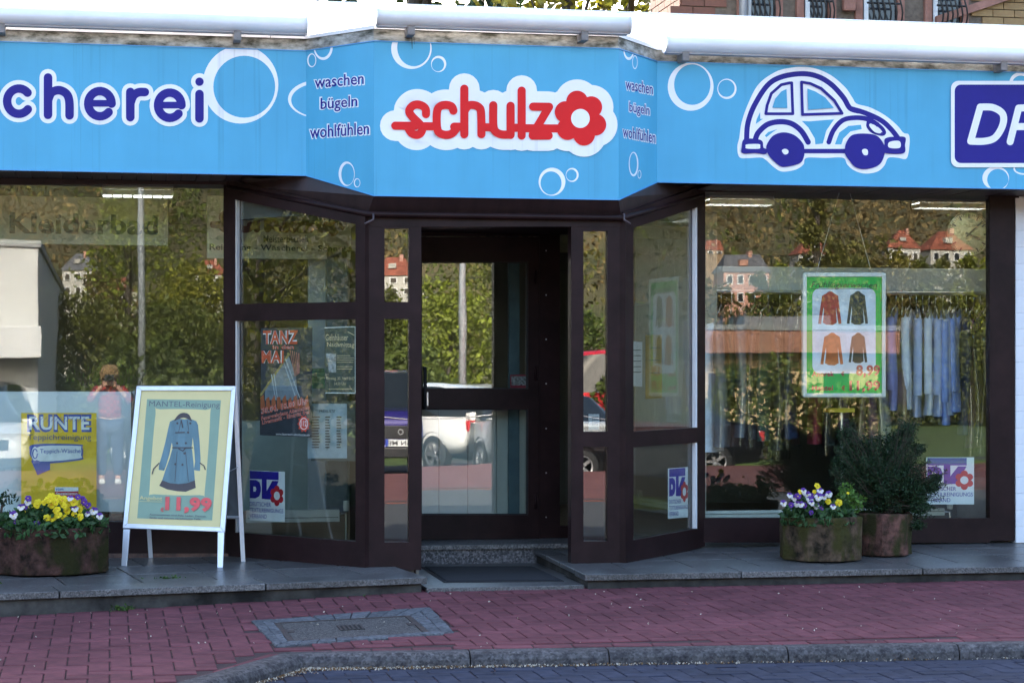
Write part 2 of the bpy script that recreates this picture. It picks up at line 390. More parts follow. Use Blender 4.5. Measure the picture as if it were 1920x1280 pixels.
for px0, px1 in ((700, 684), (1170, 1182)):
    mb = MB(); a = P_F.at(px0, 400, .05); b = P_F.at(px0, 412, .05); c = P_F.at(px1, 420, .06); mb.tube([a, b, c], .008, 8); mb.build('drip_spout', M('spout_brown', (.06, .04, .045), .4), SHOP, True)
# frames drawn as bars on their planes
def frame(name, plane, quads, t0=-.035, t1=.035, parent=SHOP, mat='brown_frame', bevel=.003):
    mb = MB()
    for q in quads: plane.bar(mb, q, t0, t1)
    return fix(mb.build(name, mat, parent))
def pane(plane, quad, parent, mat='window_glass', off=0., name='pane'):
    mb = MB(); plane.bar(mb, quad, off - .003, off + .003); return fix(mb.build(name, mat, parent))
# left shop window (goes on beyond the photograph's edge)
w = frame('window', P_B, [rect(-420, 331, 428, 347), rect(-420, 977, 428, 1041), rect(-420, 347, -404, 977)])
pane(P_B, rect(-404, 347, 427, 977), w)
mb = MB(); P_B.bar(mb, [(-420, 1036), (428, 1036), (428, 1046), (-420, 1046)], .03, .05); mb.build('sill_stone', M('sandstone_sill', (.18, .10, .075), .85, c2=(.06, .04, .035), scale=12, bump=.3), SHOP)
# left slanted window
w = frame('window', P_OL, [[(426, 336), (447, 340), (447, 1046), (426, 1042)], [(673, 393), (691, 397), (691, 1069), (673, 1067)],
                           [(447, 340), (673, 393), (673, 421), (447, 375)], [(447, 570), (673, 566), (673, 598), (447, 602)],
                           [(447, 997), (673, 1014), (673, 1067), (447, 1046)]])
w['label'] = 'slanted left window of the entrance bay'
pane(P_OL, [(447, 375), (673, 421), (673, 566), (447, 570)], w); pane(P_OL, [(447, 602), (673, 598), (673, 1014), (447, 997)], w)
frame('glazing_bead', P_OL, [[(447, 375), (450, 376), (450, 570), (447, 570)], [(447, 602), (450, 602), (450, 997), (447, 997)]], .004, .03, w, 'aluminium')
# right slanted window
w = frame('window', P_OR, [[(1164, 398), (1179, 394), (1179, 1061), (1164, 1064)], [(1300, 352), (1314, 348), (1314, 1023), (1300, 1027)],
                           [(1179, 394), (1300, 352), (1300, 389), (1179, 428)], [(1179, 809), (1300, 801), (1300, 829), (1179, 838)],
                           [(1179, 1012), (1300, 990), (1300, 1027), (1179, 1061)]])
w['label'] = 'slanted right window of the entrance bay'
pane(P_OR, [(1179, 428), (1300, 389), (1300, 801), (1179, 809)], w, 'side_glass'); pane(P_OR, [(1179, 838), (1300, 829), (1300, 990), (1179, 1012)], w)
frame('glazing_bead', P_OR, [[(1297, 390), (1300, 389), (1300, 801), (1297, 801)], [(1297, 829), (1300, 829), (1300, 990), (1297, 990)]], .004, .03, w, 'white_lacquer')
# right shop window
w = frame('window', P_B, [rect(1313, 348, 1908, 361), rect(1313, 970, 1852, 1016), rect(1852, 361, 1907, 1012)])
w['label'] = 'large right shop window with garments behind it'
pane(P_B, rect(1314, 361, 1853, 970), w)
# pillars of the bay with narrow lights
def pillar(x0, x1, g0, g1, lights, yb):
    bars = [rect(x0, 414, g0, yb), rect(g1, 414, x1, yb)]
    ys = [414] + [v for l in lights for v in l] + [yb]
    for k in range(0, len(ys), 2): bars.append(rect(g0, ys[k], g1, ys[k + 1]))
    p = frame('pillar', P_F, bars, -.10, .0)
    for l in lights: pane(P_F, rect(g0, l[0], g1, l[1]), p, 'side_glass', -.03)
    return p
pillar(690, 790, 721, 767, ((428, 566), (598, 1016)), 1068); pillar(1071, 1165, 1094, 1139, ((433, 809), (837, 1014)), 1062)
frame('header_beam', P_F, [rect(690, 404, 1166, 425)], -.22, .004)
# vestibule reveals and door
YW = YD
zl = .10
mb = MB()
xl, xr = UX(790, YF), UX(1071, YF)
mb.box(xl - .30, xl - .02, YF + .101, YD, zl, 2.46); mb.build('vestibule_panel', 'brown_frame', SHOP)
xr2 = UX(1108, YD)
mb = MB(); mb.prism([(xr + .02, YF + .101, zl), (xr2, 13.8, zl), (xr2, YD, zl), (xr2 + .08, YD, zl), (xr2 + .08, 13.78, zl), (xr + .07, YF + .101, zl)], [(xr + .02, YF + .101, 2.46), (xr2, 13.8, 2.46), (xr2, YD, 2.46), (xr2 + .08, YD, 2.46), (xr2 + .08, 13.78, 2.46), (xr + .07, YF + .101, 2.46)]); mb = mb; fix(mb.build('vestibule_panel', 'brown_frame', SHOP))
mb = MB(); mb.box(xl - .02, xr2, YF + .10, YD, 2.44, 2.47); mb.build('vestibule_ceiling', 'brown_soffit', SHOP)
DF = frame('door_frame', P_D, [rect(740, 405, 1110, 427), rect(740, 427, 770, 1010), rect(1010, 427, 1048, 1012), rect(1075, 427, 1110, 1012), rect(1048, 985, 1075, 1012)], -.05, .03)
pane(P_D, rect(1048, 427, 1075, 985), DF, 'side_glass')
for y in (470, 553, 636, 719, 803, 886, 969):
    q = P_D.at(1024, y, .031); mb = MB(); mb.lathe([(0, .003), (.004, .002), (.005, 0)], (0, 0, 0), 8, Matrix.Translation(q) @ Matrix.Rotation(R(90), 4, 'X')); mb.build('screw_head', 'steel', DF)
DOOR = frame('door', P_D, [rect(770, 445, 1009, 491), rect(770, 491, 788, 1010), rect(988, 491, 1009, 1010), rect(788, 729, 988, 766), rect(788, 964, 988, 1010)], -.03, .045)
DOOR['label'] = 'brown glazed entrance door'
frame('transom_panel', P_D, [rect(770, 427, 1009, 443)], -.03, .02, DF)
pane(P_D, rect(788, 491, 988, 729), DOOR, 'door_glass'); pane(P_D, rect(788, 766, 988, 964), DOOR, 'door_glass')
mb = MB(); a = P_D.at(797, 690, .09); b = P_D.at(797, 765, .09); mb.tube([P_D.at(797, 690, .04), a, b, P_D.at(797, 765, .04)], .013, 8); mb.build('handle', 'black_rubber', DOOR, True)
for y in (520, 700, 940):
    mb = MB(); q = P_D.at(1004, y, .05); mb.tube([q - Vector((0, 0, .05)), q + Vector((0, 0, .05))], .011, 8); mb.build('hinge', 'brown_frame', DOOR, True)
mb = MB(); P_D.bar(mb, rect(793, 735, 801, 760), .045, .052); fix(mb.build('lock_plate', 'steel', DOOR)); mb = MB(); q = P_D.at(797, 752, .055); mb.lathe([(0, .006), (.010, .005), (.011, 0)], (0, 0, 0), 12, Matrix.Translation(q) @ Matrix.Rotation(R(90), 4, 'X')); mb.build('lock_cylinder', 'steel', DOOR)
for y0, y1 in ((491, 729), (766, 964)):
    mb = MB()
    for q in (rect(788, y0, 790, y1), rect(986, y0, 988, y1), rect(790, y0, 986, y0 + 2), rect(790, y1 - 2, 986, y1)): P_D.bar(mb, q, .003, .030)
    fix(mb.build('gasket', 'black_rubber', DOOR))
# white painted block wall right of the window
BW = empty('block_wall', (0, 0, 0), parent=SHOP)
blk = MB(); blk.box(0, .4915, 0, .2, 0, .1185); bo = None
WB = M('white_block', (.74, .75, .78), .7, .03, 6, bump=.25, bscale=60)
xw0 = UX(1906, YB - .06)
for r in range(21):
    for c in range(3):
        k = blk.build('block', WB, BW, bevel=.002) if bo is None else dup(bo, BW)
        bo = bo or k; k.location = (xw0 + c * .493 - (.25 if r % 2 and c else 0), YB - .05 + random.uniform(0, .003), .20 + r * .1195)
        if r % 2 and c == 0: k.scale.x = .49
mb = MB(); mb.box(xw0 + .004, 12.4, YB - .03, YB + .2, .15, ZB); mb.build('wall', WB, SHOP)
# interior shell
mb = MB(); mb.box(-6.9, 9.6, 18.6, 18.7, .2, 2.80); mb.build('back_wall', 'interior_grey', SHOP)
mb = MB(); mb.box(-7, -6.9, YB, 18.7, .1, 2.80); mb.build('side_wall', 'interior_grey', SHOP)
mb = MB(); mb.box(9.5, 9.6, YB + .2, 18.7, .1, 2.80); mb.build('side_wall', 'interior_grey', SHOP)
mb = MB(); mb.box(-6.9, oa + .3, YB + .05, 18.6, .05, .235); mb.box(oa + .3, 9.6, YD + .06, 18.6, .05, .235); mb.build('shop_floor', 'interior_floor', SHOP)
mb = MB(); mb.box(-6.9, 9.6, YB + .04, 18.6, 2.765, 2.785); mb.build('ceiling', 'interior_grey', SHOP)
mb = MB()
mb.prism([(oa, YB, .05), (ob, YF + .02, .05), (xl, YF + .11, .05), (xl, YD, .05), (oa, YD, .05)], [(oa, YB, .215), (ob, YF + .02, .215), (xl, YF + .11, .215), (xl, YD, .215), (oa, YD, .215)])
mb.prism([(od, YB, .05), (od, YD, .05), (xr2 + .08, YD, .05), (xr2 + .08, 13.78, .05), (xr + .07, YF + .11, .05), (oc, YF + .02, .05)], [(od, YB, .215), (od, YD, .215), (xr2 + .08, YD, .215), (xr2 + .08, 13.78, .215), (xr + .07, YF + .11, .215), (oc, YF + .02, .215)])
fix(mb.build('bay_floor', 'interior_floor', SHOP))
mb = MB()
mb.prism([(oa, YB + .03, 2.47), (ob, YF + .03, 2.47), (oc, YF + .03, 2.47), (od, YB + .03, 2.47)], [(oa, YB + .03, 2.79), (ob, YF + .03, 2.55), (oc, YF + .03, 2.55), (od, YB + .03, 2.79)])
fix(mb.build('bay_roof', 'interior_grey', SHOP))

# ------------------------------------------------------------------ sign panels
def sign(name, plane, quad, label):
    s = empty(name, (0, 0, 0), label, 'sign', 'blue fascia signs over the shopfront')
    mb = MB(); plane.bar(mb, quad, -.03, 0); fix(mb.build('panel', 'sign_blue', s))
    tl, tr, br, bl = quad
    for a, b in ((tl, tr), (bl, br)):
        d = 1.6 if a == tl else -1.6
        e = MB(); plane.bar(e, [a, b, (b[0], b[1] + d), (a[0], a[1] + d)], .0, .006)
        fix(e.build('edge_trim', M('sign_trim', (.07, .30, .62), .35, .05, 3), s))
    return s
def on(plane, x, Z):
    """sight-line row of height Z on the plane at column x"""
    lo, hi = -300., 900.
    for _ in range(40):
        m_ = (lo + hi) / 2
        if plane.at(x, m_).z > Z: lo = m_
        else: hi = m_
    return lo
def sq(plane, x0, x1, zt, zb0, zb1): return [(x0, on(plane, x0, zt)), (x1, on(plane, x1, zt)), (x1, on(plane, x1, zb1)), (x0, on(plane, x0, zb0))]
def bubbles(s, plane, lst, clip):
    for o, i in lst:
        mb = MB(); ring(Print(plane, .0005), mb, o, i, clip); 
        if mb.f: mb.build('bubble', 'sign_white', s)
# left: ...cherei
qL = sq(P_S, -300, 574, ZT, ZB, ZB); sg = sign('shop_sign', P_S, qL, 'long blue sign reading cherei with one large white bubble')
bubbles(sg, P_S, [((451, 159, 71, 73), (458, 163, 58, 58)), ((600, 186, 60, 36), (602, 188, 56, 32))], qL)
E3 = lambda pts: [(x / 3, y / 3) for x, y in pts]
gl = [E3(circ(106, 570, 66, 71, 26, 40, 318)), E3([(270, 437), (270, 647)]), E3(smooth([(272, 560), (290, 522), (330, 508), (370, 525), (389, 565), (391, 650)])),
      E3([(505, 582), (626, 582)]), E3(circ(562, 584, 66, 71, 26, 0, -318)), E3([(733, 518), (733, 660)]), E3(smooth([(734, 580), (750, 540), (780, 520), (815, 519)])),
      E3([(897, 592), (1018, 592)]), E3(circ(955, 593, 66, 71, 26, 0, -318)), E3([(1122, 530), (1122, 667)])]
pr = Print(P_S, .001)
for mat, ex, nm in (('sign_white', 8, 'letter_outline'), ('sign_navy', 0, 'letter')):
    for grp in ((0,), (1, 2), (3, 4), (5, 6), (7, 8), (9,)):
        mb = MB()
        for k in grp: stroke(pr, mb, gl[k], (6.2 if k in (3, 7) else 8) + ex)
        if grp == (9,): pr.poly(mb, circ(374, 153.5, 7.8 + ex))
        mb.build(nm, mat, sg)
# slanted wings
for nm, P, x0, x1, z0, z1, lab, rows, bub in (
    ('shop_sign', P_WL, 574, 701, ZB, ZBC, 'slanted blue sign reading waschen bügeln wohlfühlen, left of the logo',
     (('waschen', [(590, 144), (682, 136), (682, 158), (590, 166)]), ('bügeln', [(601, 184), (670, 179), (670, 206), (601, 212)]), ('wohlfühlen', [(581, 236), (692, 229), (692, 252), (581, 260)])),
     [((606, 88, 18, 25), (605, 86, 15, 22)), ((584.5, 113.5, 8.5, 13), (585, 113.5, 6.5, 11)), ((650, 326, 15, 23), (652, 327, 12, 20)), ((669.5, 343, 6, 8.5), (670, 343, 4.6, 7))]),
    ('shop_sign', P_WR, 1160, 1232, ZBC, ZB, 'slanted blue sign reading waschen bügeln wohlfühlen, right of the logo',
     (('waschen', [(1173, 147), (1224, 157), (1224, 178), (1173, 168)]), ('bügeln', [(1180, 191), (1218, 198), (1218, 222), (1180, 215)]), ('wohlfühlen', [(1168, 236), (1229, 247), (1229, 269), (1168, 257)])),
     [((1179, 94, 10, 19), (1179, 92, 8.4, 16)), ((1190.5, 117, 5, 13), (1190.5, 117, 4, 11)), ((1188, 308, 9, 23), (1187.5, 307, 7, 20)), ((1199, 327, 3.4, 8), (1199, 327, 2.5, 6.5))])):
    q = sq(P, x0, x1, ZT, z0, z1); sg = sign(nm, P, q, lab); bubbles(sg, P, bub, q); pr = Print(P, .001)
    for b, mat, n2 in ((.062, 'sign_white', 'letter_outline'), (.012, 'sign_navy', 'lettering')):
        for t_, qq in rows:
            mb = MB(); g = 2.2 if b > .05 else 0
            qq = [(a + (-g if k in (0, 3) else g) * (.6 if P is P_WR else 1), c + (-g if k < 2 else g)) for k, (a, c) in enumerate(qq)]
            text(pr, mb, t_, qq, b); mb.build(n2, mat, sg)
# centre: logo
qC = sq(P_C, 701, 1160, ZT, ZBC, ZBC); sg = sign('shop_sign', P_C, qC, 'central blue sign with red schulz logo on a white cloud')
C2 = lambda pts: [(560 + x / 2.743, y / 2.743) for x, y in pts]
def c2r(x, y, rx, ry): return (560 + x / 2.743, y / 2.743, rx / 2.743, ry / 2.743)
bubbles(sg, P_C, [(c2r(580, 252, 104, 104), c2r(592, 245, 85, 97)), (c2r(720, 330, 39, 42), c2r(716, 334, 32, 34)), (c2r(1303, 935, 69, 72), c2r(1298, 942, 54, 60)), (c2r(1407, 900, 33, 36), c2r(1403, 901, 27, 29))], qC)
st_logo = [smooth([(655, 588), (653, 562), (636, 545), (610, 538), (585, 546), (568, 572), (585, 602), (618, 634), (636, 660), (626, 686), (606, 694), (580, 684), (560, 652)]),
      [(497, 647), (600, 648)], [(640, 650), (711, 650)], [(800, 652), (852, 653)], [(940, 655), (1001, 656)], [(1090, 658), (1147, 658)], [(1147, 660), (1390, 662)],
      smooth([(796, 570), (786, 548), (755, 540), (724, 550), (711, 580), (711, 650), (722, 682), (756, 694), (790, 686), (815, 655)]),
      [(852, 457), (852, 691)], smooth([(854, 570), (872, 545), (900, 541), (926, 552), (938, 580), (940, 691)]),
      smooth([(1001, 542), (1001, 640), (1012, 676), (1045, 692), (1090, 692)]), [(1090, 545), (1090, 694)], [(1147, 467), (1147, 698)],
      [(1206, 549), (1288, 550)], [(1288, 550), (1205, 690)], [(1204, 698), (1286, 698)]]
pet = [(1432, 523), (1505, 552), (1526, 642), (1468, 693), (1384, 664), (1373, 577)]
pr = Print(P_C, .001)
for ex, mat, nm in ((58, 'sign_white', 'letter_outline'), (0, 'sign_red', 'lettering')):
    mb = MB()
    for g in st_logo: stroke(pr, mb, C2(g), (21 + ex) / 2.743)
    mb.build(nm, mat, sg)
    mb = MB()
    for x, y in pet + [(1449, 610)]: pr.poly(mb, circ(*c2r(x, y, 56 + ex, 56 + ex)))
    mb.build('cloud_outline' if ex else 'flower', mat, sg)
mb = MB(); pr.poly(mb, circ(*c2r(1449, 610, 48, 49))); mb.build('flower_centre', 'sign_white', sg)
mb = MB()
for x0, y0, x1, y1, w_ in ((772, 71, 773, 92, 1.2), (776, 70, 777, 84, .7), (766, 74, 780, 73, .8)): pr.poly(mb, [(x0 - w_, y0), (x0 + w_, y0), (x1 + w_ * .3, y1), (x1 - w_ * .3, y1)])
mb.build('rust_run', M('rust_stain', (.03, .05, .05), .8), sg)
# right: car and DR
qR = sq(P_S, 1232, 2150, ZT, ZB, ZB); sg = sign('shop_sign', P_S, qR, 'long blue sign with a cartoon car outline and letters DR')
bubbles(sg, P_S, [((1295, 163, 43, 45), (1298, 159, 34, 38)), ((1363, 167, 18, 19), (1362, 166, 15.5, 16)), ((1912, 158, 20, 22), (1914, 160, 17, 18)), ((1867, 334, 25, 22), (1871, 337, 20, 20)), ((1920, 316, 20, 12), (1920, 316, 17, 9))], qR)
K = lambda pts: [(1360 + x / 5.333, 110 + y / 5.333) for x, y in pts]
pr = Print(P_S, .001)
def flat(nm, mat, pts, sm=True):
    mb = MB(); pr.poly(mb, K(smooth(pts, True) if sm else pts)); return mb.build(nm, mat, sg)
flat('car_outline', 'sign_white', [(760, 84), (900, 100), (1060, 170), (1200, 290), (1270, 390), (1315, 452), (1450, 490), (1600, 570), (1720, 670), (1780, 742), (1835, 762), (1842, 860), (1812, 998), (1720, 992), (1630, 994), (1590, 1070), (1520, 1130), (1400, 1150), (1290, 1120), (1220, 1060), (1175, 992), (1000, 994), (812, 993), (780, 1060), (700, 1112), (570, 1130), (490, 1090), (400, 1010), (350, 990), (230, 996), (140, 985), (120, 880), (140, 790), (160, 650), (220, 470), (330, 260), (500, 135), (640, 95)])
flat('door_area', 'sign_blue', [(765, 625), (850, 628), (1088, 608), (1010, 720), (975, 850), (900, 858), (895, 800), (830, 690)], False)
flat('wing_gap', 'sign_blue', [(348, 535), (350, 604), (378, 602), (305, 655), (312, 610)], False)
flat('wheel_gap', 'sign_blue', [(1095, 858), (1140, 740), (1230, 675), (1355, 662), (1365, 705), (1250, 730), (1180, 800), (1160, 858)], False)
flat('wheel_gap', 'sign_blue', [(395, 770), (430, 735), (520, 706), (470, 740), (410, 787)], False)
mb = MB()
def cs(pts, r): stroke(pr, mb, K(smooth(pts)), r / 5.333)
cs([(212, 820), (225, 650), (290, 470), (420, 270), (560, 185), (760, 152), (920, 178), (1060, 260), (1180, 390), (1245, 495), (1330, 525)], 26)
cs([(1250, 500), (1400, 545), (1560, 620), (1660, 710), (1730, 800)], 25)
cs([(300, 810), (330, 740), (420, 660), (540, 632), (660, 650), (760, 725), (828, 835)], 27)
cs([(1035, 835), (1080, 720), (1170, 620), (1290, 592), (1420, 605), (1520, 660)], 24)
cs([(1430, 640), (1430, 680), (1475, 730), (1560, 755), (1590, 740), (1560, 690), (1490, 640), (1440, 630)], 18)
cs([(680, 925), (1300, 925)], 22)
for w_ in ([(405, 552), (675, 552), (664, 244), (640, 244), (560, 262), (460, 350), (418, 470), (405, 552)], [(772, 560), (1168, 548), (1090, 420), (960, 300), (850, 250), (762, 236), (772, 560)]):
    for a, b in zip(w_[:-1], w_[1:]): stroke(pr, mb, K([a, b]), 14 / 5.333)
mb.build('car_lines', 'sign_navy', sg)
mb = MB(); pr.poly(mb, K(smooth([(410, 905), (420, 850), (480, 770), (580, 738), (690, 765), (770, 840), (790, 900), (785, 985), (740, 1050), (600, 1082), (540, 1070), (470, 1010), (430, 960)], True))); mb.build('car_wheel', 'sign_navy', sg); mb = MB()
pr.poly(mb, K(smooth([(1195, 915), (1210, 840), (1270, 765), (1400, 750), (1520, 775), (1590, 870), (1592, 960), (1540, 1060), (1420, 1104), (1310, 1090), (1240, 1020), (1200, 960)], True)))
mb.build('car_wheel', 'sign_navy', sg)
flat('car_bumper', 'sign_navy', [(190, 805), (320, 806), (372, 830), (382, 890), (420, 910), (400, 955), (300, 945), (172, 946), (165, 880)])
flat('car_bumper', 'sign_navy', [(1620, 790), (1680, 782), (1796, 786), (1797, 860), (1780, 948), (1580, 942), (1560, 900), (1590, 860), (1592, 810)])
for a in ([(215, 858), (335, 855), (348, 880), (335, 902), (215, 900), (203, 880)], [(1640, 835), (1740, 825), (1745, 892), (1637, 890)], [(565, 920), (597, 902), (630, 920), (625, 950), (590, 958)], [(1366, 920), (1395, 902), (1424, 918), (1422, 962), (1385, 962)], [(1442, 655), (1500, 670), (1558, 742), (1500, 738), (1450, 690)]):
    flat('car_light', 'sign_white', a)
for a in ([(470, 492), (620, 496), (612, 305), (560, 330), (500, 400)], [(828, 514), (1085, 494), (1000, 390), (900, 330), (820, 300)]): flat('car_window', 'sign_blue', a, False)
mb = MB(); pr.poly(mb, rrect(1783, 152, 2120, 314, 14), qR); mb.build('badge_border', 'sign_white', sg)
mb = MB(); pr.poly(mb, rrect(1790, 159, 2113, 306, 12), qR); mb.build('badge', 'sign_navy', sg)
mb = MB()
for g in ([(1838, 201), (1820, 265)], smooth([(1838, 201), (1862, 202), (1880, 214), (1880, 235), (1866, 258), (1846, 265), (1820, 265)]), [(1910, 203), (1894, 266)], smooth([(1910, 203), (1935, 204), (1950, 218), (1940, 235), (1902, 238)]), [(1925, 238), (1940, 266)]): stroke(pr, mb, g, 6.5)
mb.build('lettering', 'sign_white', sg)

# ------------------------------------------------------------------ awning cassettes
def cassette(x0, x1, Y, zc, slope, label, brackets):
    c = empty('awning_cassette', (x0, Y, zc), label, 'awning', 'white awning cassettes along the roof edge')
    prof = []
    for k in range(20):
        a = 2 * math.pi * k / 20; prof.append((.075 * math.cos(a) * (1 if math.cos(a) < 0 else .9), .058 * math.sin(a) * (1.05 if math.sin(a) < 0 else 1)))
    L_ = x1 - x0; mb = MB(); A = [(0, p, q) for p, q in prof]; B = [(L_, p, q + slope * L_) for p, q in prof]; mb.prism(A, B)
    o = fix(mb.build('casing', 'white_lacquer', c)); 
    for p in o.data.polygons: p.use_smooth = len(p.vertices) == 4
    for xx, d in ((0, -1), (L_, 1)):
        mb = MB(); s = 1.06; mb.prism([(xx, p * s, q * s + slope * xx) for p, q in prof], [(xx + d * .012, p * s, q * s + slope * xx) for p, q in prof]); fix(mb.build('end_cap', 'white_metal', c))
    mb = MB(); mb.box(0, L_, -.02, .05, -.066, -.058); mb.build('bottom_rail', M('cassette_grey', (.45, .44, .46), .4), c)
    for bx in brackets:
        mb = MB(); mb.box(bx - x0 - .024, bx - x0 + .024, -.03, .16, -.115, -.055); mb.build('bracket', M('bracket_grey', (.20, .18, .17), .5, .2, 20), c, bevel=.004)
ZK = 3.702
yc_ = YS - .10
cassette(-3.4, UX(573, yc_), yc_, ZK + .0, 0, 'white awning cassette above the cherei sign', [UX(2, yc_), UX(445, yc_)])
yc_ = YC - .10
cassette(UX(707, yc_), UX(1177, yc_), yc_, ZK - .01, 0, 'short white awning cassette above the logo sign', [UX(770, yc_), UX(1095, yc_)])
yc_ = YS - .10
cassette(UX(1248, yc_), 9.5, yc_, ZK - .045, 0, 'white awning cassette above the cartoon car sign', [UX(1284, yc_), UX(1880, yc_)])
# ------------------------------------------------------------------ ground, pavement, kerb, steps
M('brick_red', (.146, .047, .054), .85, spec=.2, c2=(.102, .034, .042), scale=14, detail=6, bump=.12, bscale=160); per_object(MATS['brick_red'], .17)
M('brick_mass', (.146, .047, .054), .85, spec=.2, c2=(.102, .034, .042), scale=14, detail=6, bump=.12, bscale=160, island=.17)
M('joint_sand', (.030, .012, .013), .95, .3, 30, bump=.3)
M('paver_blue', (.034, .039, .062), .85, spec=.15, c2=(.021, .025, .041), scale=12, detail=6, bump=.12, bscale=160); per_object(MATS['paver_blue'], .16)
M('kerb_stone', (.098, .09, .09), .85, spec=.15, c2=(.04, .036, .039), scale=22, detail=8, bump=.2, bscale=120, speck=(90, .5)); per_object(MATS['kerb_stone'], .1)
M('asphalt', (.075, .073, .07), .85, .25, 40, bump=.2)
M('far_red', (.17, .055, .045), .85, .2, 3, bump=.1)
M('road_paint', (.7, .7, .68), .6, .1, 8)
M('field_grass', (.08, .12, .03), .9, .35, 2)
for n_ in ('brick_red', 'brick_mass', 'paver_blue', 'kerb_stone'): weather(n_, 1.7, .84, 1.12)
def pz(x, y): return .045 + (y - 10.1) * .0145 + min(0., x - 1.9) * .018
KA, KB = Vector((.86, 10.265)), Vector((8.2, 9.69))            # back line of the kerb
KD = (UZ(336, 1280, .035).xy - KA).normalized()               # the kerb turns off along this
kdir = (KB - KA).normalized(); kin = Vector((-kdir.y, kdir.x))  # towards the shop
def st(o, k='structure'): o['kind'] = k; return o
mb = MB(); mb.box(-700, 700, -700, 8.95, -.60, -.345); st(mb.build('ground', 'field_grass'))
mb = MB(); mb.box(-90, 90, 3.0, 8.95, -.344, -.048); st(mb.build('road', 'asphalt'))
mb = MB(); mb.box(-90, 90, -4.4, 2.97, -.344, -.036); st(mb.build('far_pavement', 'far_red'))
mb = MB(); mb.box(-90, 90, -13.5, -4.42, -.344, -.300); st(mb.build('parking_lot', 'asphalt'))
mb = MB(); mb.box(-90, 90, 2.74, 2.96, -.047, -.030); st(mb.build('far_kerb', 'kerb_stone'))
for k in range(9):
    mb = MB(); mb.box(-9.05 + k * 2.6, -8.93 + k * 2.6, -9.4, -4.7, -.299, -.296); st(mb.build('bay_marking', 'road_paint'))
mb = MB(); mb.box(-12, 14, -4.7, -4.58, -.2995, -.2955); st(mb.build('bay_marking', 'road_paint'))
# pavement sheet
PAV = MB()
gx = np.linspace(-14, 10, 49); 
far = lambda x: 14.9
def near(x):
    if x >= KA.x: return KA.y + (x - KA.x) * kdir.y / kdir.x
    return max(KA.y + (x - KA.x) * KD.y / KD.x, 8.0)
gx = np.unique(np.concatenate([gx, [KA.x], np.linspace(-1.2, KA.x, 30)]))
for a, b in zip(gx[:-1], gx[1:]):
    q = [(a, near(a)), (b, near(b)), (b, far(b)), (a, far(a))]
    PAV.face([(x, y, pz(x, y) - .007) for x, y in q])
pv = st(fix(PAV.build('pavement', 'joint_sand')))
mb = MB(); mb.box(-1.4, 10, 8.2, 10.24, -.06, -.037); st(mb.build('parking_bay', 'joint_sand'))
bay = bpy.data.objects['parking_bay']
def brick_mesh(l, w, h=.05, c=.004):
    m_ = MB(); z = 0; a, b = l / 2, w / 2
    t = [(-a + c, -b + c, z), (a - c, -b + c, z), (a - c, b - c, z), (-a + c, b - c, z)]
    e = [(-a, -b, z - c * .8), (a, -b, z - c * .8), (a, b, z - c * .8), (-a, b, z - c * .8)]; f = [(x, y, z - h) for x, y, _ in e]
    m_.add(t + e + f, [[0, 1, 2, 3]] + [[i, 4 + i, 4 + (i + 1) % 4, (i + 1) % 4] for i in range(4)] + [[4 + i, 8 + i, 8 + (i + 1) % 4, 4 + (i + 1) % 4] for i in range(4)])
    m_.f = [f[::-1] if k else f for k, f in enumerate(m_.f)]
    return m_
# drain: outer ring of setts and cover, measured on the pavement
dz = .052
DO = [UZ(*p, dz).xy for p in ((470, 1162), (806, 1144), (853, 1186), (517, 1204))]
DI = [UZ(*p, dz).xy for p in ((514, 1166), (769, 1157), (805, 1185), (540, 1196))]
def inside(p, poly):
    s_ = 0
    for i in range(len(poly)):
        a, b = poly[i], poly[(i + 1) % len(poly)]
        s_ += 1 if (b[0] - a[0]) * (p[1] - a[1]) - (b[1] - a[1]) * (p[0] - a[0]) > 0 else -1
    return abs(s_) == len(poly)
G = .1015
cand = []; halves = []
def pave_ok(x, y, hl, hw):
    for sx in (-1, 1):
        for sy in (-1, 1):
            p = Vector((x + sx * hl, y + sy * hw))
            if p.x >= KA.x - .02:
                if (p - KA).dot(kin) < .105: return False
            if p.x < KA.x + .1:
                nd = Vector((KD.y, -KD.x)); 
                if nd.x > 0: nd = -nd
                if (p - KA).dot(nd) < .105: return False
    return not inside((x, y), DO)
def stepfront(x): return 12.64 + (x - 1.93) * .185 if x < 1.93 else (12.60 if x < 3.0 else 12.64)
for i in range(-26, 72):
    for j in range(-12, 32):
        k = (i - j) % 4
        if k == 0: x, y, rz = (i + 1) * G, 10 + (j + .5) * G, 0
        elif k == 3: x, y, rz = (i + .5) * G, 10 + (j + 1) * G, 1
        else: continue
        if y > stepfront(x) + .06 or y < 8.6: continue
        hl, hw = (.1, .05) if not rz else (.05, .1)
        if pave_ok(x, y, hl, hw): cand.append((x, y, rz * math.pi / 2))
        elif not inside((x, y), DO):
            for sg_ in (-1, 1):
                hx_, hy_ = (x + sg_ * .0508, y) if not rz else (x, y + sg_ * .0508)
                if pave_ok(hx_, hy_, .05, .05): halves.append((hx_, hy_))
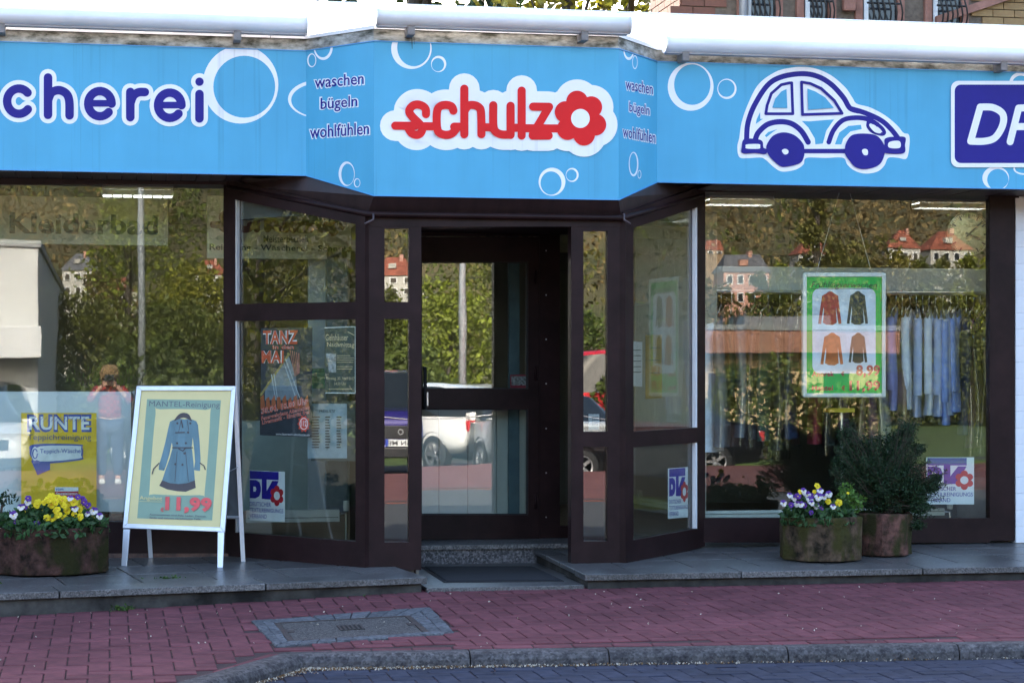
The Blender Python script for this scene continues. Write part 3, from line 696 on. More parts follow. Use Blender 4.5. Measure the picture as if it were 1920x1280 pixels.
# straight edge courses along the kerb
for k in range(36):
    p = KA + kdir * (.12 + k * .2035) + kin * .053; cand.append((p.x, p.y, math.atan2(kdir.y, kdir.x)))
kn2 = Vector((KD.y, -KD.x)); kn2 = -kn2 if kn2.x > 0 else kn2
for k in range(9):
    p = KA + KD * (.07 + k * .2035) + kn2 * .053; cand.append((p.x, p.y, math.atan2(KD.y, KD.x)))
def vis(c):                                             # the ones that show largest come first
    d = Vector((c[0], c[1], 0)); lat = c[0] * _c - c[1] * _s; dep = c[0] * _s + c[1] * _c
    px = 960 + FPX * lat / dep; py = CY + FPX * (ZC - pz(c[0], c[1])) / dep
    return dep if -40 < px < 1960 and py < 1300 else 99 + dep
cand.sort(key=vis)
base = None; mm = MB()
slope = math.atan(.0145)
for n_, (x, y, rz) in enumerate(cand):
    z = pz(x, y) + random.uniform(-.0015, .0015); tilt = Matrix.Rotation(slope + random.uniform(-.006, .006), 4, 'X') @ Matrix.Rotation(rz + random.uniform(-.012, .012), 4, 'Z')
    if n_ < 300:
        if base is None: base = brick_mesh(.1955, .0955).build('brick', 'brick_red', pv); k = base
        else: k = dup(base, pv)
        k.matrix_local = Matrix.Translation((x, y, z)) @ tilt
    else:
        b_ = brick_mesh(.1955, .0955); t_ = Matrix.Translation((x, y, z)) @ tilt
        mm.add([t_ @ Vector(v) for v in b_.v], b_.f)
for x, y in halves:
    b_ = brick_mesh(.0955, .0955); mm.add([Vector(v) + Vector((x, y, pz(x, y))) for v in b_.v], b_.f)
o = mm.build('brick_field', 'brick_mass', pv); o['kind'] = 'stuff'
# blue pavers of the parking bay
base = None
for i in range(-2, 60):
    for j in range(-11, 3):
        k = (i - j) % 4
        if k == 0: x, y, rz = (i + 1) * G, 10 + (j + .5) * G, 0
        elif k == 3: x, y, rz = (i + .5) * G, 10 + (j + 1) * G, 1
        else: continue
        p = Vector((x, y))
        if (p - KA).dot(kin) > -.20 or (p - KA).dot(kn2) > -.20: continue
        lat = x * _c - y * _s; dep = x * _s + y * _c; px = 960 + FPX * lat / dep; py = CY + FPX * (ZC + .03) / dep
        if px > 1960 or py > 1310: continue
        k = brick_mesh(.1955, .0955).build('paver', 'paver_blue', bay) if base is None else dup(base, bay); base = base or k
        k.location = (x, y, -.03 + random.uniform(-.002, .002)); k.rotation_euler = (random.uniform(-.008, .008), random.uniform(-.008, .008), rz * math.pi / 2)
for j in range(24):
    p = KA + kdir * (.10 + j * .2035) - kin * .205; k = dup(base, bay); k.location = (p.x, p.y, -.03); k.rotation_euler = (0, 0, math.atan2(kdir.y, kdir.x))
# kerb stones
KERB = empty('kerb', (0, 0, 0)); st(KERB)
def kerb_stone(a, b, n):
    prof = [(0, 0), (.095, 0), (.118, -.012), (.135, -.035), (.142, -.14), (0, -.14)]
    mb = MB(); A = []; B = []
    for d, z in prof:
        pa, pb = a - n * d, b - n * d; A.append((pa.x, pa.y, z + .042)); B.append((pb.x, pb.y, z + .042))
    mb.prism(A, B); return fix(mb.build('kerb_stone', 'kerb_stone', KERB, bevel=.004))
js = [UZ(p, 1225, .042).x for p in (889, 1158, 1511, 1855)]
js = [KA.x + .004] + js + [js[-1] + 1.0, js[-1] + 2.0, js[-1] + 3.0]
for a, b in zip(js[:-1], js[1:]):
    f = lambda x: KA + kdir * ((x - KA.x) / kdir.x)
    kerb_stone(f(a + .003), f(b - .003), kin)
kerb_stone(KA + KD * -.0, KA + KD * .98, kn2); kerb_stone(KA + KD * .985, KA + KD * 1.98, kn2)
# steps
STL = empty('terrace', (0, 0, 0)); st(STL)
F1 = Vector((UZ(802, 1083, .168).x, UZ(802, 1083, .168).y)); F0 = UZ(0, 1113, .165).xy
tu = (F0 - F1).normalized(); tv = Vector((-tu.y, tu.x)); tv = tv if tv.y > 0 else -tv
def fz(p):                                              # the terrace falls a little towards the street
    return .168 + .030 * min(1.2, max(0, (p.y - 12.3) / 1.8))
def slab(pts, parent, name, th=.036, mat='granite', drop=0):
    mb = MB(); z = [fz(p) - drop for p in pts]
    mb.prism([(p.x, p.y, h - th) for p, h in zip(pts, z)], [(p.x, p.y, h) for p, h in zip(pts, z)]); return fix(mb.build(name, [MATS[mat]], parent, bevel=.003, seg=1))
def terrace(o, u, v, L, lab, clip):
    g = .0045; k = 0.
    sizes = [1.02, 1.22, .98, 1.2, 1.1, 1.2, 1.0, 1.1]
    for s_ in sizes:
        if k > L: break
        a, b = k + g, k + s_ - g
        slab([o + u * a, o + u * b, o + u * b + v * .30, o + u * a + v * .30], STL, 'border_slab', .04); k += s_
    r = .30
    while r < 1.75:
        k = -.3 if r > .9 else -.12
        while k < L:
            a, b = max(k + g, g), k + .455 - g
            if b > a + .05: slab([o + u * a + v * (r + g), o + u * b + v * (r + g), o + u * b + v * (r + .452 - g), o + u * a + v * (r + .452 - g)], STL, 'floor_slab', .03, drop=.001)
            k += .455
        r += .455
    mb = MB(); a, b = o + u * .03 + v * .035, o + u * L + v * .035; c, d = b + v * 1.6, a + v * 1.6
    mb.prism([(p.x, p.y, -.1) for p in (a, b, c, d)], [(p.x, p.y, fz(p) - .042) for p in (a, b, c, d)]); fix(mb.build('plinth', 'step_concrete', STL))
terrace(F1, tu, tv, 5.2, 'l', None)
F2 = UZ(1096, 1078, .168).xy
terrace(F2, Vector((1, 0)), Vector((0, 1)), 5.4, 'r', None)
LD = empty('entrance_step', (0, 0, 0)); st(LD)
lx0, lx1 = UZ(797, 1100, .104).x, UZ(1100, 1098, .104).x; ly = UZ(950, 1099, .104).y
mb = MB(); mb.box(lx0, lx1 - .0, ly, YF, .068, .104); mb.box(lx0, xr2 + .02, YF + .001, 14.2, .068, .104); mb.build('landing_slab', 'granite', LD, bevel=.003)
mb = MB(); mb.box(lx0 + .02, lx1 - .02, ly + .03, 14.2, -.1, .067); mb.build('plinth', 'step_concrete', LD)
mb = MB(); mb.box(xl - .05, xr2, 14.17, 14.3, .105, .205); mb.build('riser_block', M('granite_rough', (.16, .15, .155), .7, c2=(.03, .03, .034), scale=55, detail=3, speck=(90, .9), bump=.3), LD)
mb = MB(); mb.box(xl - .05, xr2, 14.15, YD + .05, .206, .238); mb.build('tread_slab', 'granite_edge', LD, bevel=.003)
# doormat
mat = MB(); q = [UZ(*p, .115).xy for p in ((796, 1061), (998, 1061), (1050, 1086), (838, 1088))]
mat.prism([(p.x, p.y, .105) for p in q], [(p.x, p.y, .116) for p in q])
dm = fix(mat.build('doormat', M('mat_pile', (.007, .008, .012), .95, spec=.1, var=.4, scale=160) if 0 else M('mat_pile', (.007, .008, .012), .95, .4, 160, bump=.6, bscale=300), bevel=.004)); tag(dm, 'black rubber-edged doormat on the granite entrance step', 'doormat')
c_ = sum(q, Vector((0, 0))) / 4; mb = MB(); q2 = [c_ + (p - c_) * 1.06 for p in q]
mb.prism([(p.x, p.y, .1045) for p in q2], [(p.x, p.y, .109) for p in q2]); fix(mb.build('rubber_edge', 'black_rubber', dm))
# drain with granite setts
DR = empty('drain_cover', (DO[0].x, DO[0].y, dz), 'concrete drain cover with a small iron grate framed by granite setts', 'drain'); DR.location = (0, 0, 0)
M('sett', (.125, .13, .14), .9, spec=.2, c2=(.06, .06, .068), scale=40, bump=.5, bscale=60); per_object(MATS['sett'], .18)
def sett(poly):
    c = sum(poly, Vector((0, 0))) / len(poly); p2 = [c + (p - c) * .955 for p in poly]; p3 = [c + (p - c) * .88 + Vector((random.uniform(-.004, .004), random.uniform(-.004, .004))) for p in poly]
    mb = MB(); z = [pz(p.x, p.y) for p in p2]; h = random.uniform(.0, .005)
    mb.prism([(p.x, p.y, k - .03) for p, k in zip(p2, z)], [(p.x, p.y, k - .001) for p, k in zip(p2, z)]); n = 4
    mb.f.pop(1); mb.m.pop(1); k0 = len(mb.v); mb.v += [(p.x, p.y, pz(p.x, p.y) + .003 + h) for p in p3]
    mb.f.append([k0, k0 + 1, k0 + 2, k0 + 3]); mb.m.append(0)
    for i in range(4): mb.f.append([4 + i, 4 + (i + 1) % 4, k0 + (i + 1) % 4, k0 + i]); mb.m.append(0)
    fix(mb.build('sett', 'sett', DR))
for e, n in ((0, 9), (1, 5), (2, 9), (3, 5)):
    a, b, c, d = DO[e], DO[(e + 1) % 4], DI[(e + 1) % 4], DI[e]
    rows = 2 if e in (1, 3) else 1
    for i in range(n):
        t0, t1 = i / n, (i + 1) / n
        for r in range(rows):
            f = lambda t, s: a.lerp(b, t).lerp(d.lerp(c, t), s)
            sett([f(t0, r / rows), f(t1, r / rows), f(t1, (r + 1) / rows), f(t0, (r + 1) / rows)])
def dpl(a, b, c, d, zt, zb, nm, mt):
    f = lambda u, v: DI[0].lerp(DI[1], u).lerp(DI[3].lerp(DI[2], u), v); q = [f(a, c), f(b, c), f(b, d), f(a, d)]; mb = MB()
    mb.prism([(p.x, p.y, pz(p.x, p.y) + zb) for p in q], [(p.x, p.y, pz(p.x, p.y) + zt) for p in q]); return fix(mb.build(nm, mt, DR))
CC = M('cover_concrete', (.105, .095, .09), .9, spec=.2, c2=(.055, .05, .048), scale=60, detail=6, speck=(150, .8), bump=.3)
dpl(.045, .955, .03, .97, .001, -.03, 'cover', CC)
RUST = M('rusty_iron', (.055, .035, .03), .75, c2=(.025, .02, .02), scale=30, bump=.2)
for a, b, c, d in ((0, .04, 0, 1), (.96, 1, 0, 1), (.04, .96, -.01, .025), (.04, .96, .975, 1.01)): dpl(a, b, c, d, .004, -.03, 'iron_frame', RUST)
dpl(.41, .59, .36, .62, .003, .0012, 'pit_shade', M('shade_black', (.006, .006, .006), .9))  # flat black sheet on the cover paints the shade below the grate bars
for k in range(6): dpl(.415 + k * .031, .430 + k * .031, .36, .62, .0055, .003, 'grate_bar', RUST)
dpl(.04, .09, .44, .56, .005, .001, 'lifting_socket', RUST); dpl(.91, .96, .44, .56, .005, .001, 'lifting_socket', RUST)
# blossom litter along the kerb
n = 1500; t = np.random.exponential(1.0, n) % 4.6; off = np.abs(np.random.normal(0, .022, n)) + .145
P = np.stack([KA.x + kdir.x * t - kin.x * off, KA.y + kdir.y * t - kin.y * off, np.full(n, -.026)], 1)
n2 = 600; r_ = np.random.exponential(.10, n2); t2 = np.random.uniform(.02, .9, n2) ** 1.6
a_ = np.stack([KA.x + KD.x * t2 - kn2.x * (.15 + r_ * .5 * np.exp(-t2 * 3)), KA.y + KD.y * t2 - kn2.y * (.15 + r_ * .5 * np.exp(-t2 * 3)), np.full(n2, -.024)], 1)
P2 = np.concatenate([P, a_]); P2[:, 2] += np.random.uniform(0, .008, len(P2))
V, F = leaves(P2, .006, up=2.5); mi = (np.random.rand(len(F)) < .45).astype(int)
o = mesh_np('blossom_litter', V, F, [M('litter_brown', (.16, .085, .035), .9), M('litter_pale', (.52, .45, .36), .9)], None, mi=mi); tag(o, 'pale and brown blossom litter gathered in the kerb gutter', 'litter', kind='stuff')
n = 150; P = np.stack([np.random.uniform(-1, 6, n), np.random.uniform(9.9, 12.5, n)], 1); P = np.array([[x, y, pz(x, y) + .004] for x, y in P if (Vector((x, y)) - KA).dot(kin) > .02 or x < .5])
V, F = leaves(P, .006, up=3); o = mesh_np('pavement_crumbs', V, F, M('litter_pale', (.5, .45, .36))); tag(o, 'tiny pale petals strewn over the red pavement', 'petals', kind='stuff')
# weeds in the joints
M('weed_green', (.05, .11, .018), .6, .35, 30, island=.3, trans=.25)
def weed(px, py, z, w, h, n, label, s=.022):
    c = UZ(px, py, z); P = np.stack([np.random.normal(c.x, w / 2.4, n), np.random.normal(c.y, w / 5, n), z + np.abs(np.random.normal(0, h / 2, n))], 1)
    V, F = leaves(P, s, up=1.2); o = empty('weed', (0, 0, 0), label, 'weed', 'weeds growing in the joints'); mesh_np('foliage', V, F, 'weed_green', o)
    mb = MB()
    for k in range(4): mb.tube([(c.x + (k - 1.5) * w * .2, c.y, z - .01), (c.x + (k - 1.5) * w * .32, c.y, z + h * .8)], .0018, 5)
    mb.build('stem', 'weed_green', o)
weed(232, 1146, .035, .11, .04, 60, 'small dusty weed at the foot of the left step, below the A-board', .017)
weed(748, 1113, .065, .13, .03, 90, 'green weed with tiny yellow flower heads left of the entrance step', .016)
weed(660, 1120, .06, .16, .012, 40, 'thin creeping weed along the base of the left step', .012)
weed(1405, 1090, .075, .09, .03, 26, 'broad-leaved weed under the right step, left of the planters', .035)
weed(1442, 1089, .075, .1, .035, 50, 'ferny weed beside the broad-leaved one under the right step', .016)
weed(1712, 1087, .075, .15, .045, 90, 'leafy weed under the right step below the shrub planter', .02)
weed(312, 1085, .17, .13, .012, 45, 'flat moss tuft in the slab joint under the A-board', .014)
weed(3, 1135, .04, .08, .10, 14, 'large dark dock leaves at the left edge of the picture', .07)
# ------------------------------------------------------------------ planters and plants
def stone_mat(nm, a, b, c):
    m = M(nm, a, .95, c2=b, scale=13, detail=9, bump=.9, bscale=40, spec=.1); t = m.node_tree; N, L = t.nodes, t.links; bs = N['Principled BSDF']
    src = bs.inputs['Base Color'].links[0].from_socket
    tc = N.new('ShaderNodeTexCoord'); nz = N.new('ShaderNodeTexNoise'); nz.inputs['Scale'].default_value = 6.0; nz.inputs['Detail'].default_value = 7
    mp = N.new('ShaderNodeMapping'); mp.inputs['Scale'].default_value = (1.4, 1.4, .7); L.new(tc.outputs['Object'], mp.inputs[0]); L.new(mp.outputs[0], nz.inputs['Vector'])
    cr = N.new('ShaderNodeValToRGB'); cr.color_ramp.elements[0].position = .47; cr.color_ramp.elements[1].position = .60; L.new(nz.outputs['Fac'], cr.inputs[0])
    mx = N.new('ShaderNodeMix'); mx.data_type = 'RGBA'; L.new(cr.outputs[0], mx.inputs[0]); L.new(src, mx.inputs[6]); mx.inputs[7].default_value = (*c, 1); L.new(mx.outputs[2], bs.inputs['Base Color'])
    return m
stone_mat('stone_dark', (.085, .042, .034), (.010, .008, .006), (.022, .021, .008))
stone_mat('stone_moss', (.115, .075, .05), (.014, .012, .008), (.046, .042, .014))
stone_mat('stone_pink', (.17, .08, .064), (.022, .017, .012), (.036, .034, .014))
M('soil', (.02, .014, .010), .95, .4, 40, bump=.6)
def planter(cx, cy, r, z0, h, mat, label, ry=None, rot=22.5):
    p = empty('planter', (cx, cy, z0), label, 'planter', 'stone planters on the terrace'); ry = ry or r
    def oc(k, z): return [(r * k * math.cos(R(rot + 45 * i)), ry * k * math.sin(R(rot + 45 * i)), z) for i in range(8)]
    mb = MB(); A, B, C, D = oc(.985, 0), oc(1, h), oc(.86, h), oc(.84, h - .08)
    mb.add(A + B + C + D, [list(range(8))[::-1]] + [[a * 8 + i, a * 8 + (i + 1) % 8, a * 8 + 8 + (i + 1) % 8, a * 8 + 8 + i] for a in range(3) for i in range(8)] + [list(range(24, 32))])
    t_ = fix(mb.build('trough', mat, p, bevel=.012, seg=2)); bm = bmesh.new(); bm.from_mesh(t_.data); bmesh.ops.subdivide_edges(bm, edges=[e for e in bm.edges if e.calc_length() > .08], cuts=3, use_grid_fill=True); from mathutils import noise
    for v in bm.verts: v.co += Vector((v.co.x, v.co.y, 0)).normalized() * (noise.noise(v.co * 9 + Vector((cx * 7, 0, 0))) * .009) + Vector((0, 0, noise.noise(v.co * 6 + Vector((5, cx, 0))) * .006 * (v.co.z / h)))
    bm.to_mesh(t_.data); bm.free()
    mb = MB(); mb.face(oc(.85, h - .035)); mb.build('soil', 'soil', p)
    return p
M('leaf_pansy', (.035, .085, .022), .6, .3, 30, island=.35, trans=.25)
M('leaf_bright', (.09, .17, .025), .6, .3, 30, island=.3, trans=.3)
M('petal_yellow', (.80, .62, .012), .6, .1, 40, trans=.2); M('petal_purple', (.10, .022, .24), .6, .25, 40, trans=.15); M('petal_white', (.74, .70, .66), .6, .08, 40, trans=.2); M('petal_eye', (.55, .22, .01), .6)
def pansy_mesh(top, low, eye):
    m_ = MB(); 
    def petal(a, d, w, l, mt, z):
        m_.cur = mt; c, s = math.cos(R(a)), math.sin(R(a)); pts = []
        for k in range(9):
            t = 2 * math.pi * k / 9; x, y = d + l * math.cos(t), w * math.sin(t); pts.append((x * c - y * s, x * s + y * c, z - .004 + .0035 * math.sin(3 * t)))
        k0 = len(m_.v); m_.v.append((d * c * .6, d * s * .6, z + .003)); m_.v += pts
        for k in range(9): m_.f.append([k0, k0 + 1 + k, k0 + 1 + (k + 1) % 9]); m_.m.append(mt)
    petal(62, .014, .014, .014, 0, 0); petal(118, .014, .014, .014, 0, .0012); petal(178, .013, .012, .012, 1, .0024); petal(2, .013, .012, .012, 1, .0030); petal(270, .012, .016, .013, 1, .0045)
    m_.cur = 2; k0 = len(m_.v); m_.v += [(.004 * math.cos(t), .004 * math.sin(t) - .003, .009) for t in np.linspace(0, 6.28, 7)[:-1]]; m_.f.append(list(range(k0, k0 + 6))); m_.m.append(2)
    return m_, [MATS[top], MATS[low], MATS[eye]]
PANSY = {'y': pansy_mesh('petal_yellow', 'petal_yellow', 'petal_eye'), 'p': pansy_mesh('petal_purple', 'petal_white', 'petal_yellow'), 'd': pansy_mesh('petal_purple', 'petal_purple', 'petal_yellow')}
PM_ = {}
def pansies(name, label, Yp, spots, cx, cy, z, wx, wy, hz, n, extra=None):
    o = empty(name, (cx, cy, z), label, 'flowers', 'pansies planted in the troughs'); o.location = (0, 0, 0)
    th = np.random.uniform(0, 6.28, n); rr = np.sqrt(np.random.rand(n)); zz = np.random.rand(n)
    P = np.stack([cx + wx * rr * np.cos(th), cy + wy * rr * np.sin(th), z - .02 + hz * zz * np.sqrt(np.maximum(0, 1 - rr ** 2 * .8))], 1)
    V, F = leaves(P, .024, up=.8); mesh_np('foliage', V, F, 'leaf_pansy', o)
    for k, (px, py, kd, s) in enumerate(spots):
        q = U(px, py, Yp + random.uniform(-.02, .05)); mbm, mats = PANSY[kd]
        if kd not in PM_: f = mbm.build('flower', mats, o); PM_[kd] = f.data
        else: f = bpy.data.objects.new('flower', PM_[kd]); link(f, o)
        d = Vector((random.uniform(-.45, .25), -1, random.uniform(.05, .7))).normalized()
        f.matrix_world = Matrix.Translation(q) @ d.to_track_quat('Z', 'Y').to_matrix().to_4x4() @ Matrix.Rotation(random.uniform(-.3, .3), 4, 'Z') @ Matrix.Scale(s * random.uniform(.74, .95), 4)
    mb = MB()
    for px, py, kd, s in spots:
        q = U(px, py, Yp + .04); b_ = Vector((q.x + (cx - q.x) * .4, cy, z - .03)); mb.tube([q, q.lerp(b_, .5) + Vector((0, .01, .01)), b_], .0022, 4, False)
    so_ = mb.build('stem', 'leaf_pansy', o); so_['kind'] = 'stuff'
    return o
zf = .185
c1 = U(96, 1000, 13.27)
planter(c1.x, 13.27, .385, zf + .003, .285, 'stone_dark', 'dark weathered stone planter with yellow pansies at left', .34)
c0 = U(-85, 1000, 13.42); planter(c0.x, 13.42, .34, zf + .006, .27, 'stone_dark', 'dark stone planter cut by the left picture edge', .34)
def CR(s): return [(0 + x / 7.1125, 900 + y / 7.1125, k, z) for x, y, k, z in s]
Ls = CR([(665, 250, 'y', 1.15), (690, 225, 'y', 1.2), (630, 265, 'y', 1.1), (760, 235, 'y', 1.1), (838, 270, 'y', 1.6), (690, 325, 'y', 1.15), (505, 300, 'y', 1.1), (490, 335, 'y', 1.), (585, 300, 'y', .9), (925, 305, 'y', 1.15), (990, 295, 'y', 1.3), (765, 385, 'y', 1.0), (745, 410, 'y', .9), (780, 465, 'y', 1.2), (625, 505, 'y', 1.1), (697, 508, 'y', 1.15), (862, 500, 'y', 1.15), (895, 405, 'y', 1.1), (990, 455, 'y', .85), (1065, 385, 'y', 1.05), (1067, 490, 'y', 1.15), (860, 345, 'y', .9), (740, 290, 'y', 1.),
     (375, 240, 'd', 1.), (370, 290, 'p', 1.2), (280, 360, 'p', 1.2), (330, 350, 'd', 1.), (180, 465, 'p', 1.35), (200, 550, 'd', .8), (480, 575, 'd', .9), (510, 570, 'd', .8), (935, 240, 'p', 1.), (1040, 225, 'd', .9), (1120, 290, 'd', 1.2), (1170, 335, 'd', 1.1), (1250, 410, 'p', 1.2), (1165, 450, 'p', 1.), (1000, 380, 'p', 1.), (1330, 480, 'p', 1.05), (1105, 245, 'd', .9)])
pansies('pansy_clump', 'clump of yellow and violet pansies in the left planter', 12.98, Ls, c1.x, 13.2, zf + .26, .35, .28, .19, 1500)
# twig plant at the left edge
def shrub(name, label, blobs, n, size, mat, base, cat='shrub', twig='bark'):
    o = empty(name, (0, 0, 0), label, cat); P = []
    for (x, y, z, rx, ry, rz, w) in blobs:
        m_ = int(n * w); d = np.random.normal(size=(m_, 3)); d /= np.linalg.norm(d, axis=1)[:, None]; r_ = np.random.uniform(.35, 1.05, (m_, 1)) ** .6
        ph = np.sin(d[:, :1] * 7 + d[:, 1:2] * 9 + d[:, 2:] * 8 + x * 9) * .16 + 1; P.append(np.array([x, y, z]) + d * r_ * ph * np.array([rx, ry, rz]))
    P = np.concatenate(P); V, F = leaves(P, size); mesh_np('foliage', V, F, mat, o)
    mb = MB(); b_ = Vector(base)
    for (x, y, z, *_) in blobs:
        t_ = Vector((x, y, z)); mb.tube([b_, b_.lerp(t_, .5) + Vector((.0, .0, .05)), t_], [.012, .008, .003], 5)
    s_ = mb.build('branch', M(twig, (.06, .042, .03), .9, .3, 30, bump=.3), o); return o
M('leaf_yew', (.018, .038, .014), .6, .3, 30, island=.55, trans=.12, spec=.25)
q = U(10, 935, 13.25); shrub('twig_shrub', 'small dark twiggy shrub at the left picture edge', [(q.x, 13.3, q.z, .07, .07, .05, .5), (q.x - .1, 13.35, q.z - .04, .09, .08, .06, .5)], 160, .014, 'leaf_yew', (q.x - .05, 13.35, zf + .25))
c2 = U(1538, 1000, 13.22); c3 = U(1655, 1000, 13.42)
planter(c2.x, 13.22, .285, zf + .002, .29, 'stone_moss', 'mossy stone planter with white and violet pansies at right', .30, 8)
planter(c3.x, 13.46, .21, zf + .007, .285, 'stone_pink', 'pinkish stone planter holding the dark evergreen shrub', .26, 22.5)
def CR2(s): return [(1440 + x / 4.267, 760 + y / 4.267, k, z) for x, y, k, z in s]
Rs = CR2([(175, 718, 'p', 1.), (210, 740, 'p', 1.2), (125, 782, 'p', 1.15), (315, 715, 'p', 1.25), (285, 685, 'p', 1.), (418, 682, 'p', 1.25), (405, 732, 'p', 1.3), (450, 730, 'p', 1.1), (488, 710, 'p', 1.1), (335, 755, 'p', 1.1), (232, 788, 'p', 1.1), (262, 790, 'p', 1.15), (350, 780, 'p', 1.1), (388, 805, 'p', 1.15), (522, 808, 'p', 1.1), (290, 798, 'd', 1.), (240, 725, 'd', 1.), (345, 855, 'd', .8), (430, 820, 'd', .8), (185, 795, 'd', .9), (365, 720, 'd', 1.), (565, 780, 'y', 1.2), (482, 768, 'y', .95), (257, 690, 'y', .9), (396, 645, 'y', 1.), (372, 690, 'y', .8), (640, 700, 'y', .5)])
pansies('pansy_clump', 'clump of white and violet pansies in the mossy right planter', 12.97, Rs, c2.x - .04, 13.15, zf + .26, .25, .23, .18, 1000)
q = U(1588, 925, 13.2); shrub('herb_bush', 'bright green bushy herb beside the right pansies', [(q.x, 13.2, q.z - .02, .07, .07, .09, .5), (q.x + .04, 13.2, q.z - .06, .08, .07, .07, .5)], 420, .016, 'leaf_bright', (q.x, 13.2, zf + .25), 'plant')
def yb(px, py, Y, r, w): q = U(px, py, Y); return (q.x, Y, q.z, r, r * .9, r * .8, w)
EV = shrub('evergreen_shrub', 'dark green spreading evergreen shrub in the pinkish planter', [yb(1600, 840, 13.5, .10, .09), yb(1580, 870, 13.55, .08, .05), yb(1585, 815, 13.5, .06, .05), yb(1625, 880, 13.4, .13, .14), yb(1655, 845, 13.5, .13, .13), yb(1690, 825, 13.55, .10, .08), yb(1700, 805, 13.5, .06, .04), yb(1670, 900, 13.35, .15, .15), yb(1700, 890, 13.4, .12, .09), yb(1715, 925, 13.35, .10, .07), yb(1745, 910, 13.35, .07, .04), yb(1755, 895, 13.35, .04, .02), yb(1640, 935, 13.4, .12, .09), yb(1725, 950, 13.3, .07, .04), yb(1610, 920, 13.45, .08, .05), yb(1722, 985, 13.3, .035, .02), yb(1722, 840, 13.5, .05, .02)], 15000, .0088, 'leaf_yew', (c3.x, 13.46, zf + .25))

P = []; tw = MB(); b0 = Vector((c3.x, 13.46, zf + .27))
ends = [(1590, 810), (1570, 850), (1562, 880), (1575, 905), (1600, 800), (1625, 815), (1640, 830), (1665, 805), (1700, 792), (1712, 800), (1722, 835), (1735, 865), (1760, 893), (1757, 905), (1748, 925), (1740, 950), (1725, 990), (1715, 940), (1600, 930), (1650, 850), (1680, 860), (1620, 860), (1690, 900), (1655, 920), (1700, 850), (1610, 895), (1640, 880), (1670, 940), (1585, 870), (1730, 905)]
for k in range(270):
    px, py = ends[k % 30]; e = U(px + random.gauss(0, 9), py + random.gauss(0, 9), 13.4 + random.gauss(0, .10)); m_ = b0.lerp(e, .45) + Vector((random.gauss(0, .03), random.gauss(0, .04), .03))
    tw.tube([b0, m_, e], [.004, .0025, .001], 4, False)
    for i in range(11):
        t = .50 + .5 * i / 10; q = (b0 * (1 - t) ** 2 + m_ * 2 * t * (1 - t) + e * t * t)
        for j in range(9): P.append((q.x + random.gauss(0, .012), q.y + random.gauss(0, .012), q.z + random.gauss(0, .010)))
V, F = leaves(np.array(P), .0095, up=.2, aspect=.32); mesh_np('spray', V, F, 'leaf_yew', EV); tw.build('twig', 'bark', EV)['kind'] = 'stuff'
# ------------------------------------------------------------------ A-board
class PL3(PL):
    def __init__(s, p, n): s.a = Vector(p); s.n = Vector(n).normalized()
zA = fz(Vector((0, 12.9)))
fl = UZ(233, 1063, zA); yaw = R(17); tl_ = R(13)
P_A = PL3(fl, (-math.sin(yaw) * math.cos(tl_), -math.cos(yaw) * math.cos(tl_), math.sin(tl_)))
AB = empty('a_board', tuple(fl), 'standing A-board advertising coat cleaning on the terrace', 'sign board'); AB.location = (0, 0, 0)
FR_ = [(257, 724), (443, 724), (422, 997), (231, 990)]
def inset(q, d):
    c = sum((Vector(p) for p in q), Vector((0, 0))) / 4; out = []
    for p in q: v = Vector(p) - c; out.append((p[0] - math.copysign(d, v.x), p[1] - math.copysign(d, v.y)))
    return out
FI = inset(FR_, 8.5)
for i in range(4):
    j = (i + 1) % 4; mb = MB(); P_A.bar(mb, [FR_[i], FR_[j], FI[j], FI[i]], -.008, .012); fix(mb.build('frame_bar', 'aluminium', AB, bevel=.003))
mb = MB(); P_A.bar(mb, FI, -.012, -.004); fix(mb.build('backing', 'interior_white', AB))
po = MB(); P_A.bar(po, FI, -.003, .001); po = fix(po.build('poster', M('poster_cream', (.62, .53, .25), .5, .02), AB))
pr = Print(P_A, .0013)
def ink(nm, mat, polys, parent):
    mb = MB()
    for p in polys: pr.poly(mb, p)
    return mb.build(nm, mat, parent)
TEAL = M('poster_teal', (.20, .30, .22), .5, .03); CREAM = MATS['poster_cream']; SLATE = M('poster_slate', (.09, .10, .11), .5, .1)
COAT = M('coat_blue', (.095, .18, .21), .55, .15, 6, stretch=(3, 1, .6)); COATD = M('coat_dark', (.055, .045, .05), .6, .1)
A1 = lambda pts: [(x / 3.7652, 740 + y / 3.7652) for x, y in pts]
ink('print_field', TEAL, [A1([(1038, 30), (1560, 38), (1498, 885), (968, 870)])], po)
ink('print_panel', CREAM, [A1(smooth([(1130, 102), (1450, 106), (1484, 140), (1446, 670), (1410, 706), (1085, 700), (1056, 665), (1098, 135)], True, 4))], po)
mb = MB(); text(pr, mb, 'MANTEL-Reinigung', A1([(1055, 42), (1552, 52), (1550, 102), (1052, 92)]), .0); mb.build('lettering', SLATE, po)
ink('coat', COAT, [A1([(1262, 165), (1225, 176), (1200, 188), (1188, 235), (1168, 330), (1142, 430), (1124, 490), (1120, 528), (1158, 535), (1172, 500), (1196, 420), (1213, 335), (1219, 372), (1197, 450), (1168, 530), (1145, 602), (1200, 622), (1260, 628), (1320, 622), (1376, 602), (1366, 480), (1358, 400), (1353, 372), (1361, 300), (1372, 400), (1377, 470), (1368, 530), (1412, 537), (1416, 450), (1409, 330), (1398, 212), (1386, 186), (1345, 168), (1300, 172)])], po)
ink('coat_hem', COATD, [A1([(1145, 602), (1124, 640), (1180, 666), (1250, 679), (1312, 683), (1382, 655), (1376, 602), (1320, 622), (1260, 628), (1200, 622)])], po)
